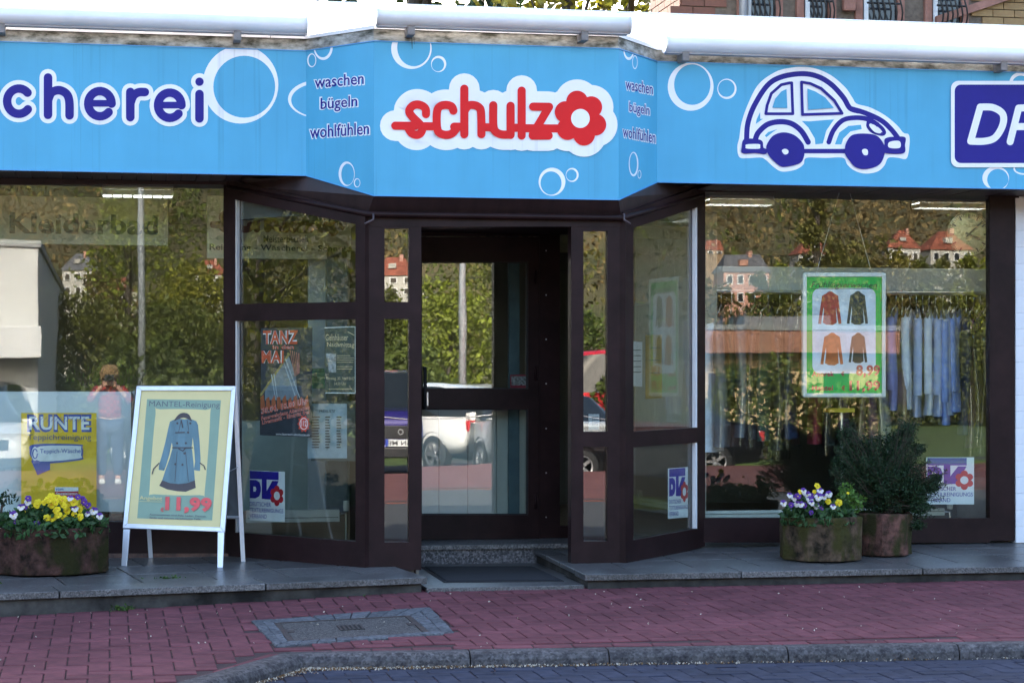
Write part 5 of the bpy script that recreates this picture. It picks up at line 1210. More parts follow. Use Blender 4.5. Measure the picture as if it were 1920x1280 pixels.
heater(462, 955, 637, 980, 14.45, 'low white radiator inside the slanted left window'); heater(1320, 952, 1772, 972, 14.35, 'long low white radiator under the garment rail')
bn = empty('waste_bin', tuple(U(1828, 868, 15.1)), 'grey bin in the corner of the right window', 'bin'); bn.location.z = .236
mb = MB(); mb.lathe([(0, 0), (.13, 0), (.16, .42), (.15, .42), (.125, .02)], n=20); mb.build('drum', M('bin_grey', (.20, .18, .16), .6), bn, True); mb = MB(); mb.lathe([(.165, .40), (.168, .46), (.15, .46), (.15, .40)], n=20); mb.build('liner', M('bin_black', (.02, .02, .02), .5), bn, True)
ybx = ibox('yellow_box', 'small yellow box on the floor stand behind the evergreen shrub', 'box', 1553, 765, 1603, 773, 14.5, .12, M('box_yellow', (.70, .48, .02), .5))
mb = MB(); a = U(1578, 773, 14.56); mb.tube([(a.x, 14.56, .236), (a.x, 14.56, a.z)], .012, 8); mb.build('stand', 'steel', ybx); mb = MB(); mb.box(a.x - .12, a.x + .12, 14.48, 14.64, .236, .25); mb.build('base', 'steel', ybx)
# white slatted panel behind the door glass, pale partition behind the bay
dp = empty('slatted_screen', (0, 0, 0), 'white screen of upright boards behind the lower door glass', 'screen')
for k in range(5): a, b = U(770 + k * 54, 975, YD + .22), U(770 + k * 54 + 53, 762, YD + .22); mb = MB(); mb.box(a.x, b.x - .002, YD + .22, YD + .24, .236, b.z); mb.build('board', M('screen_white', (.62, .66, .64), .5, .03), dp)
mb = MB(); a, b = U(952, 975, YD + .2), U(972, 400, YD + .2); mb.box(a.x, b.x, YD + .16, YD + .2, .236, 2.74); mb.build('post', M('post_teal', (.10, .17, .21), .5), dp)
pn = ibox('partition', 'pale blue-grey partition panel inside the left bay', 'panel', 578, 425, 690, 955, 14.75, .04, M('partition_pale', (.40, .44, .48), .7, .05)); ibox('partition', 'dark column inside the left bay', 'column', 612, 465, 652, 960, 14.6, .06, M('partition_dark', (.12, .15, .18), .6))
ibox('counter', 'pale green-grey counter front inside the left bay', 'counter', 440, 790, 600, 958, 15.2, .5, M('counter_pale', (.34, .40, .38), .6, .05))
ibox('partition', 'pale panel added behind the slanted right window to whiten its pane', 'panel', 1190, 400, 1345, 800, 14.75, .03, M('backing_pale', (.42, .41, .36), .8, .1, 14, stretch=(8, 8, .4)))  # added panel, gives the slanted right pane its pale look
ibox('leaflet_board', 'green leaflet board inside the left bay', 'board', 584, 690, 610, 728, 14.55, .02, M('leaflet', (.12, .30, .18), .5, .5, 20))
# potted plants in the left window
M('leaf_palm', (.06, .13, .02), .5, .3, 30, island=.3, trans=.2)
q = U(205, 735, 14.9); pp = empty('potted_palm', (q.x, 14.9, .25), 'feathery potted palm inside the left window', 'plant')
mb = MB()
for k in range(9):
    a = R(20 + k * 17.5); L_ = .30; mid = Vector((q.x + math.cos(a) * L_ * .5, 14.9 + random.uniform(-.05, .05), q.z + .02 + math.sin(a) * L_ * .6)); e = Vector((q.x + math.cos(a) * L_, 14.9, q.z + math.sin(a) * L_ * .7))
    for s in range(9):
        t = s / 8; p_ = Vector((q.x, 14.9, q.z)).lerp(e, t)
        for d in (-1, 1): w = Vector((-math.sin(a), 0, math.cos(a))) * d * .06 * (1 - t * .6) + Vector((math.cos(a), 0, math.sin(a))) * .03; mb.face([p_, p_ + w * .5 + Vector((0, -.004, 0)), p_ + w, p_ + w * .5 + Vector((.006, .004, 0))])
fr = mb.build('frond', 'leaf_palm', pp); fr.matrix_parent_inverse = Matrix.Translation((-q.x, -14.9, -.25))
mb = MB(); mb.tube([(0, 0, .16), (0, 0, q.z - .25)], .012, 6); mb.build('stem', M('bark', (.06, .042, .03), .9), pp); mb = MB(); mb.lathe([(0, 0), (.1, 0), (.13, .18), (.11, .18), (.1, .15), (0, .15)], n=18); mb.build('pot', M('pot_clay', (.25, .10, .05), .8), pp)
# ------------------------------------------------------------------ behind the shop: brick house, trees
M('yellow_brick', (.36, .23, .10), .85, c2=(.26, .15, .065), scale=6, bump=.1); per_object(MATS['yellow_brick'], .15)
M('red_brick', (.22, .085, .055), .85, c2=(.14, .06, .04), scale=6, bump=.1); per_object(MATS['red_brick'], .15)
M('sandstone', (.32, .15, .11), .85, .2, 8, bump=.2); M('mortar', (.16, .12, .09), .95, .2, 20)
M('window_dark', (.02, .022, .028), .1, .2, 3)
YH = 21.0; P_N = PY(YH)
NH = empty('brick_house', (0, 0, 0), 'tall yellow and red brick house with iron window grilles behind the shop roof', 'house')
hx0, hx1 = UX(1277, YH), UX(1277, YH) + 11; YH2 = 22.26
def z_at(py, px=1600): return U(px, py, YH).z
mb = MB(); mb.box(hx0, hx1, YH + .01, YH2, 0, 8.5); mb.build('bay_wall', 'mortar', NH); mb = MB(); mb.box(8.1, hx1, YH2, YH + 9, 0, 8.5); mb.build('wall', 'mortar', NH)
mb = MB(); mb.prism([(hx0 - .1, YH - .3, 8.5), (hx1 + .3, YH - .3, 8.5), (hx1 + .3, YH + 9.3, 8.5), (8.0, YH + 9.3, 8.5)], [(8.6, YH + 3.5, 11), (hx1 - 1, YH + 3.5, 11), (hx1 - 1, YH + 5.5, 11), (8.6, YH + 5.5, 11)]); fix(mb.build('roof', M('roof_tile', (.30, .09, .05), .8, .2, 4), NH))
zb_, zt_ = z_at(95), z_at(-14)
def wx(px): return UX(px, YH)
opens = [(1396, 1452), (1506, 1552), (1616, 1680), (1746, 1800)]
bh, bl_ = .083, .25
bb = MB(); bb.box(-bl_ / 2 + .005, bl_ / 2 - .005, -.012, .05, 0, bh - .011); first = {}
r = 0; z = zb_
while z < zt_ + .1:
    x = hx0 + (.125 if r % 2 else 0.)
    while x < wx(1960):
        lo, hi = x - bl_ / 2, x + bl_ / 2
        if not any(hi > wx(a) - .09 and lo < wx(b) + .09 for a, b in opens) and lo > hx0 - .13:
            mt = 'red_brick' if x < wx(1380) else 'yellow_brick'
            k = bb.build('brick', mt, NH) if mt not in first else dup(first[mt], NH); first.setdefault(mt, k); k.location = (x, YH + random.uniform(-.003, .003), z)
        x += bl_
    z += bh; r += 1
sb_ = MB(); sb_.box(-.012, .05, -bl_ / 2 + .005, bl_ / 2 - .005, 0, bh - .011); r = 0; z = zb_; f2 = None
while z < zt_ + .3:
    y = YH + (.13 if r % 2 else .25)
    while y < YH2 - .1:
        k = sb_.build('brick', 'red_brick', NH) if f2 is None else dup(f2, NH); f2 = f2 or k; k.location = (hx0, y, z); y += bl_
    z += bh; r += 1
for a, b in opens:
    w = MB(); w.box(wx(a), wx(b), YH + .005, YH + .008, zb_ - .3, zt_ + .8); w = w.build('window', 'window_dark', NH)
    for s, e in ((wx(a) - .085, wx(a)), (wx(b), wx(b) + .085)): mb = MB(); mb.box(s, e, YH - .04, YH + .06, zb_ - .3, zt_ + .8); mb.build('surround', 'sandstone', w, bevel=.01)
    mb = MB(); xm = (wx(a) + wx(b)) / 2; mb.box(wx(a) + .02, wx(a) + .07, YH - .012, YH + .004, zb_, zt_ + .5); mb.build('frame', 'white_metal', w)
    n = 6
    for k in range(n):
        x = wx(a) + (wx(b) - wx(a)) * (k + .5) / n; mb = MB(); pts = []
        for i in range(13):
            t = i / 12; pts.append((x + .03 * math.sin(t * 9), YH - .08 - .16 * math.sin(min(1, t * 1.25) * math.pi) , z_at(62) + (zt_ + .35 - z_at(62)) * t))
        mb.tube(pts, .010, 6); mb.build('grille_bar', 'iron', w, True)
    for zz in (z_at(10), z_at(-12)): mb = MB(); mb.tube([(wx(a), YH - .16, zz), (wx(b), YH - .16, zz)], .012, 6); mb.build('grille_rail', 'iron', w)
# stone corbel and sloped string course
mb = MB(); mb.box(wx(1576), wx(1600), YH - .10, YH - .013, z_at(24), z_at(-10)); mb.build('corbel', 'sandstone', NH, bevel=.03)
mb = MB(); a, b = U(1752, 48, YH), U(1935, -14, YH); t_ = Vector((0, 0, .09)); mb.prism([a + Vector((0, -.07, 0)), b + Vector((0, -.07, 0)), b + Vector((0, -.013, 0)), a + Vector((0, -.013, 0))], [a + t_ + Vector((0, -.07, 0)), b + t_ + Vector((0, -.07, 0)), b + t_ + Vector((0, -.013, 0)), a + t_ + Vector((0, -.013, 0))]); fix(mb.build('string_course', 'sandstone', NH))
dpx = empty('drainpipe', (wx(1388), YH - .12, 4.0), 'grey zinc drainpipe on the brick house', 'drainpipe'); mb = MB(); mb.tube([(0, 0, 0), (0, 0, 8)], .05, 12); mb.build('pipe', M('zinc', (.45, .48, .55), .4, .1, metal=.4), dpx, True)
for zz in (.9, 3., 5.): mb = MB(); mb.lathe([(.05, 0), (.062, .01), (.062, .05), (.05, .06)], (0, 0, zz), 12); mb.build('clip', 'iron', dpx)

# ------------------------------------------------------------------ trees
M('leaf_spring', (.19, .19, .018), .6, .3, 2, island=.45, trans=.35); M('leaf_mid', (.10, .118, .018), .6, .3, 2, island=.45, trans=.3); M('leaf_dark', (.022, .045, .018), .6, .3, 2, island=.45, trans=.15)
M('leaf_olive', (.135, .115, .026), .6, .3, 2, island=.45, trans=.25); M('trunk', (.07, .055, .042), .9, .3, 10, bump=.5)
def tree(name, label, x, y, h, r, mat, n, size, z0=-.35, tz=.25, squash=1.0, group=None, cone=False, cat='tree'):
    o = empty(name, (x, y, z0), label, cat, group)
    mb = MB(); bend = random.uniform(-.03, .03) * h
    mb.tube([(0, 0, -.1), (bend * .4, 0, h * .3), (bend, 0, h * .62), (bend * .7, 0, h * .9)], [h * .022, h * .017, h * .010, h * .003], 8)
    cl = []
    for k in range(13):
        t = tz + (1 - tz) * (k + .5) / 13; a = k * 2.4 + random.uniform(-.4, .4)
        rr = r * ((1 - t) * 1.05 + .06 if cone else (.55 + .45 * math.sin(math.pi * min(1, (t - tz) / (1 - tz) * .9 + .12)))) * random.uniform(.65, 1.0)
        c = Vector((math.cos(a) * rr * .68, math.sin(a) * rr * .68, h * t)); cl.append((c, rr))
        s_ = Vector((bend * .6, 0, h * t * .72)); mb.tube([s_, s_.lerp(c, .6) + Vector((0, 0, h * .02)), c], [h * .007, h * .004, h * .001], 5)
    mb.build('trunk', 'trunk', o, True); P = []
    for c, rr in cl:
        m_ = n // 13; d = np.random.normal(size=(m_, 3)); d /= np.linalg.norm(d, axis=1)[:, None]; q = np.random.uniform(.15, 1.1, (m_, 1)) ** .55
        sub = np.sin(d * 9 + k + c.x * 5).sum(1, keepdims=True) * .12 + 1
        P.append(np.array(c) + d * q * sub * np.array([rr * .62, rr * .62, rr * .5 * squash + h * .03]))
    V, F = leaves(np.concatenate(P), size); mesh_np('crown', V, F, mat, o); return o
def ux(px, Y): return UX(px, Y)
for k, (px, Y, h, r, mt, lab) in enumerate(((640, 34, 11, 2.2, 'leaf_dark', 'dark conifer above the roof left of the logo sign'), (800, 33, 11.4, 1.6, 'leaf_dark', 'dark conifer above the roof over the logo sign'), (930, 33, 10.4, 1.5, 'leaf_dark', 'small dark conifer beside the sunlit tree over the roof'), (1060, 30, 9.8, 1.9, 'leaf_spring', 'sunlit yellow-green tree over the roof by the logo'), (1170, 31, 10.2, 1.6, 'leaf_spring', 'sunlit yellow-green tree next to the brick house corner'))):
    tree('conifer' if mt == 'leaf_dark' else 'garden_tree', lab, ux(px, Y), Y, h, r, mt, 2200, .10, 0, cone=mt == 'leaf_dark', tz=.3, group='trees behind the shop')

# ------------------------------------------------------------------ across the street, seen in the panes
def mir(px, Yv, Yg=14.1): return Vector((UX(px, Yv), 2 * Yg - Yv))          # plan point whose mirror image stands at depth Yv
def mz(px, py, Yv): return U(px, py, Yv).z
# hill
HG = MB(); ang = np.linspace(R(150), R(390), 61); rad = [58, 75, 95, 120, 150, 190, 240, 300]
hh = lambda a, r: (.13 * min(40, max(0, r - 60)) + .215 * max(0, r - 100)) * (1 + .10 * math.sin(a * 3.1) + .08 * math.sin(a * 7 + r * .02)) + 1.2 * math.sin(a * 9 + r * .05) * (r > 100) - .1
for i in range(60):
    for j in range(7):
        q = [(ang[i], rad[j]), (ang[i + 1], rad[j]), (ang[i + 1], rad[j + 1]), (ang[i], rad[j + 1])]
        HG.face([(r_ * math.cos(a), r_ * math.sin(a), hh(a, r_) if r_ > 60 else -.36) for a, r_ in q])
st(fix(HG.build('hill', M('hill_ground', (.13, .10, .045), .95, c2=(.07, .075, .02), scale=.08, detail=8), None, True)))
# far wood on the hill: one mass
P = []; MI = []
rng = np.random.default_rng(3)
for k in range(1150):
    a = rng.uniform(R(165), R(375)); r_ = 74 + 170 * rng.random() ** 1.1; z = hh(a, r_); c = np.array([r_ * math.cos(a), r_ * math.sin(a), z + rng.uniform(2.5, 4.5)]); R_ = rng.uniform(1.7, 3.2) * (1 + r_ / 300)
    if R(262) < a < R(297) and r_ < 108 and rng.random() < .85: continue
    n = 620 if R(260) < a < R(300) else 110; d = rng.normal(size=(n, 3)); d /= np.linalg.norm(d, axis=1)[:, None]; q = rng.uniform(.3, 1.1, (n, 1)) ** .6; kd = rng.choice(3, p=[.42, .33, .25])
    P.append(c + d * q * np.array([R_, R_, R_ * 1.15]) * (1 + .15 * np.sin(d * 8 + k).sum(1, keepdims=True) * .5)); MI += [kd] * n
P = np.concatenate(P); V, F = leaves(P, .21)
o = mesh_np('hillside_wood', V, F, [M('wood_brown', (.15, .10, .04), .8, .3, 1, island=.4), MATS['leaf_olive'], MATS['leaf_mid']], None, mi=MI); tag(o, 'brown and green spring wood covering the hillside opposite', 'wood', kind='stuff')
# houses on the hill
M('plaster_white', (.42, .40, .36), .8, .08, 1); M('plaster_pink', (.46, .24, .18), .8, .08, 1); M('tile_red', (.24, .07, .04), .8, .25, 3); M('slate', (.12, .12, .13), .6, .2, 3); M('timber', (.30, .20, .12), .8, .2, 4)
def house(label, px, Yv, py_base, py_eave, py_ridge, wpx, wall, roof, rot=0, hip=.3, wins=3, rows=2):
    p = mir(px, Yv); z0, z1, z2 = mz(px, py_base, Yv), mz(px, py_eave, Yv), mz(px, py_ridge, Yv); w = wpx / FPX * Yv; d = w * .7
    o = empty('hill_house', (p.x, p.y, z0), label, 'house', 'houses on the hillside opposite', rot); H_, T_ = z1 - z0, z2 - z0
    mb = MB(); mb.box(-w / 2, w / 2, -d / 2, d / 2, -6, H_); mb.build('wall', wall, o)
    e = w * .05; mb = MB(); mb.prism([(-w / 2 - e, -d / 2 - e, H_), (w / 2 + e, -d / 2 - e, H_), (w / 2 + e, d / 2 + e, H_), (-w / 2 - e, d / 2 + e, H_)], [(-w / 2 + w * hip, -.05, T_), (w / 2 - w * hip, -.05, T_), (w / 2 - w * hip, .05, T_), (-w / 2 + w * hip, .05, T_)]); rf_ = fix(mb.build('roof', roof, o))
    mb = MB(); mb.box(w * .12, w * .2, -.2, .2, H_ + (T_ - H_) * .4, T_ + w * .06); mb.build('chimney', 'plaster_pink', rf_)
    dm_ = MB(); t_ = .45; dy = (d / 2 + e) * (1 - t_) ; zz = H_ + (T_ - H_) * t_
    dm_.box(-w * .13, w * .05, dy - .1, dy + w * .10, zz - w * .03, zz + w * .09); dm_.build('dormer', wall, rf_)
    for r in range(rows):
        for c in range(wins):
            x = -w / 2 + w * (c + .5) / wins; ww, wh = w / wins * .28, H_ / rows * .27; zc_ = H_ * (r + .55) / rows; mb = MB(); mb.box(x - ww, x + ww, d / 2 + .01, d / 2 + .05, zc_ - wh, zc_ + wh); f = mb.build('window', 'white_metal', o)
            mb = MB(); mb.box(x - ww * .75, x + ww * .75, d / 2 + .055, d / 2 + .07, zc_ - wh * .8, zc_ + wh * .8); mb.build('pane', 'window_dark', f)
    return o
house('pink gabled house with white shutters and grey roof', 1390, 95, 575, 512, 478, 92, 'plaster_pink', 'slate', 0, .12, 4, 2)
house('white house under a steep red hipped roof', 1690, 100, 505, 466, 432, 62, 'plaster_white', 'tile_red', .1, .42, 3, 1)
house('long white house with a broad red roof right of the hipped one', 1770, 104, 500, 470, 434, 90, 'plaster_white', 'tile_red', -.1, .36, 4, 1)
house('red-roofed house half hidden behind the fir', 1525, 102, 500, 478, 452, 80, 'plaster_white', 'tile_red', 0, .3, 3, 1)
house('small brick-red flat house high on the slope', 1337, 108, 480, 470, 452, 34, 'timber', 'tile_red', 0, .1, 2, 1)
house('half-timbered house left of the lamp post', 152, 92, 560, 506, 476, 60, 'plaster_white', 'slate', .2, .35, 3, 2)
house('white villa with red roof left of the entrance', 730, 88, 560, 520, 486, 74, 'plaster_white', 'tile_red', .2, .3, 3, 2)
house('white house below the villa near the entrance', 800, 84, 600, 560, 540, 90, 'plaster_white', 'slate', .1, .3, 4, 2)
house('bright white house beside the left pillar', 395, 90, 575, 515, 488, 56, 'plaster_white', 'tile_red', 0, .3, 2, 2)
house('small white house left of the white shed', 230, 96, 585, 548, 520, 50, 'plaster_white', 'tile_red', 0, .3, 2, 1)
# white metal shed
sx = mir(68, 42).x; shd = empty('metal_shed', (sx, -14, -.35), 'white corrugated metal shed with a canopy and dark gate', 'shed'); zt = mz(68, 462, 42) + .35
M('shed_white', (.62, .62, .60), .5, .06, 2); M('shed_side', (.52, .53, .54), .5, .05, 2); M('shed_gate', (.025, .025, .05), .5, .3, 3)
mb = MB(); mb.box(-9, -.02, -23, 0, 0, zt); mb.build('wall', 'shed_white', shd)
for k in range(46):
    mb = MB(); mb.box(-.02, .03, -.5 * k - .42, -.5 * k - .02, 0, zt); mb.build('side_panel', 'shed_side', shd)
for k in range(4):
    mb = MB(); mb.box(-9 + k * 2.26, -9 + k * 2.26 + 2.24, .0, .03, 2.6, zt); mb.build('front_panel', 'shed_white', shd)
mb = MB(); mb.box(-9.1, .08, -23.1, .1, zt, zt + .13); mb.build('roof', M('shed_trim', (.30, .30, .30), .5), shd)
mb = MB(); mb.box(-9, .12, .03, 1.1, 2.15, 2.75); mb.build('canopy', 'white_metal', shd, bevel=.02)
mb = MB(); mb.box(-6.5, -.9, .005, .04, 0, 2.14); mb.build('gate', 'shed_gate', shd)
for k in range(7): mb = MB(); mb.box(-6.4, -1.0, .042, .06, .2 + k * .28, .26 + k * .28); mb.build('gate_slat', M('gate_slat', (.10, .11, .20), .4), shd)
# flat building with tan walls
fx0, fx1 = mir(1240, 58).x, mir(1600, 58).x; fy = mir(1300, 56).y
fb_ = empty('flat_building', (fx0, fy, -.35), 'low flat-roofed building with tan fascia and beige walls', 'building'); zr_ = mz(1400, 612, 56) + .35
mb = MB(); mb.box(0, fx1 - fx0, -8, 0, 0, zr_ - .3); mb.build('wall', M('wall_beige', (.50, .36, .20), .8, .08, 2), fb_)
mb = MB(); mb.box(-.3, fx1 - fx0 + .3, -8.3, .9, zr_ - .75, zr_ - .12); mb.build('fascia', M('fascia_tan', (.25, .115, .07), .7, .1, 2), fb_)
mb = MB(); mb.box(-.35, fx1 - fx0 + .35, -8.35, .95, zr_ - .12, zr_ + .02); mb.build('roof_edge', M('roof_edge_grey', (.17, .17, .165), .6, .1), fb_)
mb = MB(); mb.box((fx1 - fx0) * .4, (fx1 - fx0) * .85, -3, -1.5, zr_ + .02, zr_ + .35); mb.build('roof_vent', M('vent_grey', (.14, .14, .145), .6, .1), fb_)
for k in range(4): mb = MB(); x = .8 + k * 1.7; mb.box(x, x + .8, .005, .05, 1.0, 1.9); w = mb.build('window', 'window_dark', fb_)
# lamp posts, striped posts with chain
for px, Yv, Yg, py, lab in ((265, 46, 14.1, 345, 'tall grey lamp post mirrored in the left window'), (867, 44, YD, 350, 'tall grey lamp post mirrored in the door glass')):
    p = mir(px, Yv, Yg); o = empty('lamp_post', (p.x, p.y, -.32), lab, 'lamp post', 'lamp posts across the street'); mb = MB(); mb.tube([(0, 0, 0), (0, 0, 7.4), (.2, .1, 7.9), (.9, .5, 8.1)], [.095, .065, .055, .045], 10); mb.build('pole', M('galv', (.42, .45, .48), .45, .08, metal=.3), o, True)
    mb = MB(); mb.box(.7, 1.4, .3, .6, 8.05, 8.18); mb.build('lamp_head', 'galv', o, bevel=.03)
RW = M('post_red', (.50, .03, .03), .5)
bps = [mir(630, 33.5, 14.1), mir(982, 34, YD), mir(1240, 34, 14.1), mir(560, 33.5, 14.1)]
for k, p in enumerate(bps):
    o = empty('striped_post', (p.x, -4.25, -.04), ('red and white striped post, %s from the left, across the street' % ['second', 'third', 'fourth', 'first'][k]), 'post', 'striped posts along the far pavement')
    for s in range(6): mb = MB(); mb.lathe([(.045, s * .17), (.045, s * .17 + .17)], n=12); mb.build('band', RW if s % 2 else MATS['road_paint'], o, True)
    mb = MB(); mb.lathe([(.05, 1.02), (.05, 1.05), (0, 1.09)], n=12); mb.build('cap', 'iron', o, True)
for a, b in ((3, 0), (0, 1), (1, 2)):
    mb = MB(); A, B = Vector((bps[a].x + .05, -4.25, .86)), Vector((bps[b].x - .05, -4.25, .86)); mb.tube([A.lerp(B, t) - Vector((0, 0, .5 * t * (1 - t))) for t in np.linspace(0, 1, 17)], .012, 6)
    o = mb.build('barrier_chain', 'steel', None, True); tag(o, ['chain hung between the first and second striped posts', 'chain hung between the second and third striped posts', 'chain hung between the third and fourth striped posts'][(3, 0, 1).index(a)], 'chain', 'chains between the striped posts')
ORD2 = ['first', 'second', 'third', 'fourth', 'fifth', 'sixth', 'seventh', 'eighth', 'ninth', 'tenth', 'eleventh', 'twelfth', 'thirteenth', 'fourteenth']
# hedge and near trees
def hedge(label, x0, x1, y, d, h, n, mat='leaf_mid', size=.07):
    o = empty('hedge', ((x0 + x1) / 2, y, -.35), label, 'hedge'); P = np.stack([np.random.uniform(x0, x1, n), y + np.random.normal(0, d / 2.5, n), np.random.rand(n) ** .8], 1)
    top = h * (1 + .22 * np.sin(P[:, 0] * 2.1) + .13 * np.sin(P[:, 0] * 5.3 + 1)); P[:, 2] = -.05 + P[:, 2] * top; V, F = leaves(P - np.array([(x0 + x1) / 2, y, -.08]), size); mesh_np('foliage', V, F, mat, o)
    mb = MB()
    for k in range(int((x1 - x0) / .5)): x = x0 + .25 + k * .5 - (x0 + x1) / 2; mb.tube([(x, 0, 0), (x + random.uniform(-.15, .15), random.uniform(-.2, .2), h * .8)], [.03, .008], 5)
    mb.build('stem', 'trunk', o)
hx = [mir(1300, 39).x, mir(1650, 39).x]
hedge('loose evergreen hedge in front of the flat building', hx[0] + .2, hx[1], mir(1400, 39).y, .9, 1.75, 5200)
hedge('dark hedge left of the flat building', mir(960, 40).x, hx[0] - .6, -12.2, 1.0, 1.5, 4200)
hedge('long green hedge behind the parked cars', mir(125, 46).x, mir(900, 46).x, -18.5, 1.4, 2.2, 9000, 'leaf_mid', .09)
tl = [(170, 58, 6.0, 2.4, 'leaf_mid'), (250, 62, 6.8, 2.6, 'leaf_spring'), (330, 56, 5.6, 2.3, 'leaf_mid'), (400, 60, 7.5, 2.6, 'leaf_spring'), (480, 57, 6.2, 2.3, 'leaf_mid'), (590, 60, 6.5, 2.5, 'leaf_spring'), (690, 58, 5.6, 2.2, 'leaf_mid'), (770, 62, 5.2, 2.2, 'leaf_spring'), (860, 56, 6.6, 2.5, 'leaf_spring'), (960, 58, 7.0, 2.4, 'leaf_mid'), (1060, 66, 6.0, 2.4, 'leaf_mid'), (1190, 70, 6.5, 2.6, 'leaf_spring'), (1420, 74, 4.4, 2.8, 'leaf_mid'), (1620, 76, 4.6, 2.8, 'leaf_mid'), (1740, 72, 4.4, 2.6, 'leaf_mid'), (1850, 70, 5.0, 2.6, 'leaf_mid')]
nm = ['leftmost', 'second', 'third', 'fourth', 'fifth', 'sixth', 'seventh', 'eighth', 'ninth', 'tenth', 'eleventh', 'twelfth', 'thirteenth', 'fourteenth', 'fifteenth', 'rightmost']
for k, (px, Yv, h, r, mt) in enumerate(tl):
    p = mir(px, Yv); tall = k % 4 == 1; h *= 1.0 if tall else .62; r *= .9 if tall else .8; tree('street_tree', '%s %s tree of the row across the street' % (nm[k], 'yellow-green' if mt == 'leaf_spring' else 'mid green'), p.x, p.y, h, r, mt, 3200 if tall else 6000, .085, group='trees across the street', tz=.12)
p = mir(1535, 62); tree('fir_tree', 'tall brownish fir tree mirrored in the right window', p.x, p.y, 8.2, 2.0, 'leaf_olive', 6500, .09, cone=True, tz=.1)
for k, (px, Yv, py) in enumerate(((1625, 92, 492), (1665, 90, 488), (1705, 91, 484), (1745, 90, 492), (1785, 92, 490), (1830, 91, 486), (1440, 88, 520), (1340, 88, 530), (1480, 92, 500), (1560, 92, 496), (200, 84, 520), (340, 84, 525), (700, 80, 545), (850, 78, 560))):
    p = mir(px, Yv); zt2 = mz(px, py, Yv); tree('garden_bush', '%s bush in the hillside gardens' % ORD2[k], p.x, p.y, zt2 - 1.0, 1.5, ('leaf_mid', 'leaf_olive', 'leaf_spring')[k % 3], 2600, .12, 1.0, tz=.05, group='bushes between the hill houses', cat='bush')
# trees and things up and down the street, for the slanted panes
for k, (x, y, h, r, mt) in enumerate([(-26, 13, 7, 3, 'leaf_spring'), (-33, 16, 8, 3.4, 'leaf_mid'), (-30, 9.5, 6, 2.5, 'leaf_mid'), (-42, 13, 9, 3.6, 'leaf_spring'), (-24, 17, 6.5, 3, 'leaf_mid'), (34, 12.4, 7, 3.0, 'leaf_mid'), (40, 16, 8, 3.4, 'leaf_olive'), (32, 9, 6, 2.6, 'leaf_spring'), (46, 11, 9, 3.6, 'leaf_mid')]):
    tree('street_tree', '%s tree %s along the street' % (['nearest yellow-green', 'broad mid green', 'low mid green', 'farthest tall yellow-green', 'bushy green', 'nearest green', 'olive', 'small yellow-green', 'farthest tall green'][k], 'to the left' if x < 0 else 'to the right'), x, y, h, r, mt, 4500, .11, group='trees along the street', tz=.1)
# grass verge under the hedge
o = MB(); o.box(hx[0] - 1, hx[1] + 2, -12.6, -9.6, -.34, -.22); st(o.build('verge', M('verge_grass', (.07, .11, .025), .9, .3, 6, bump=.5)))

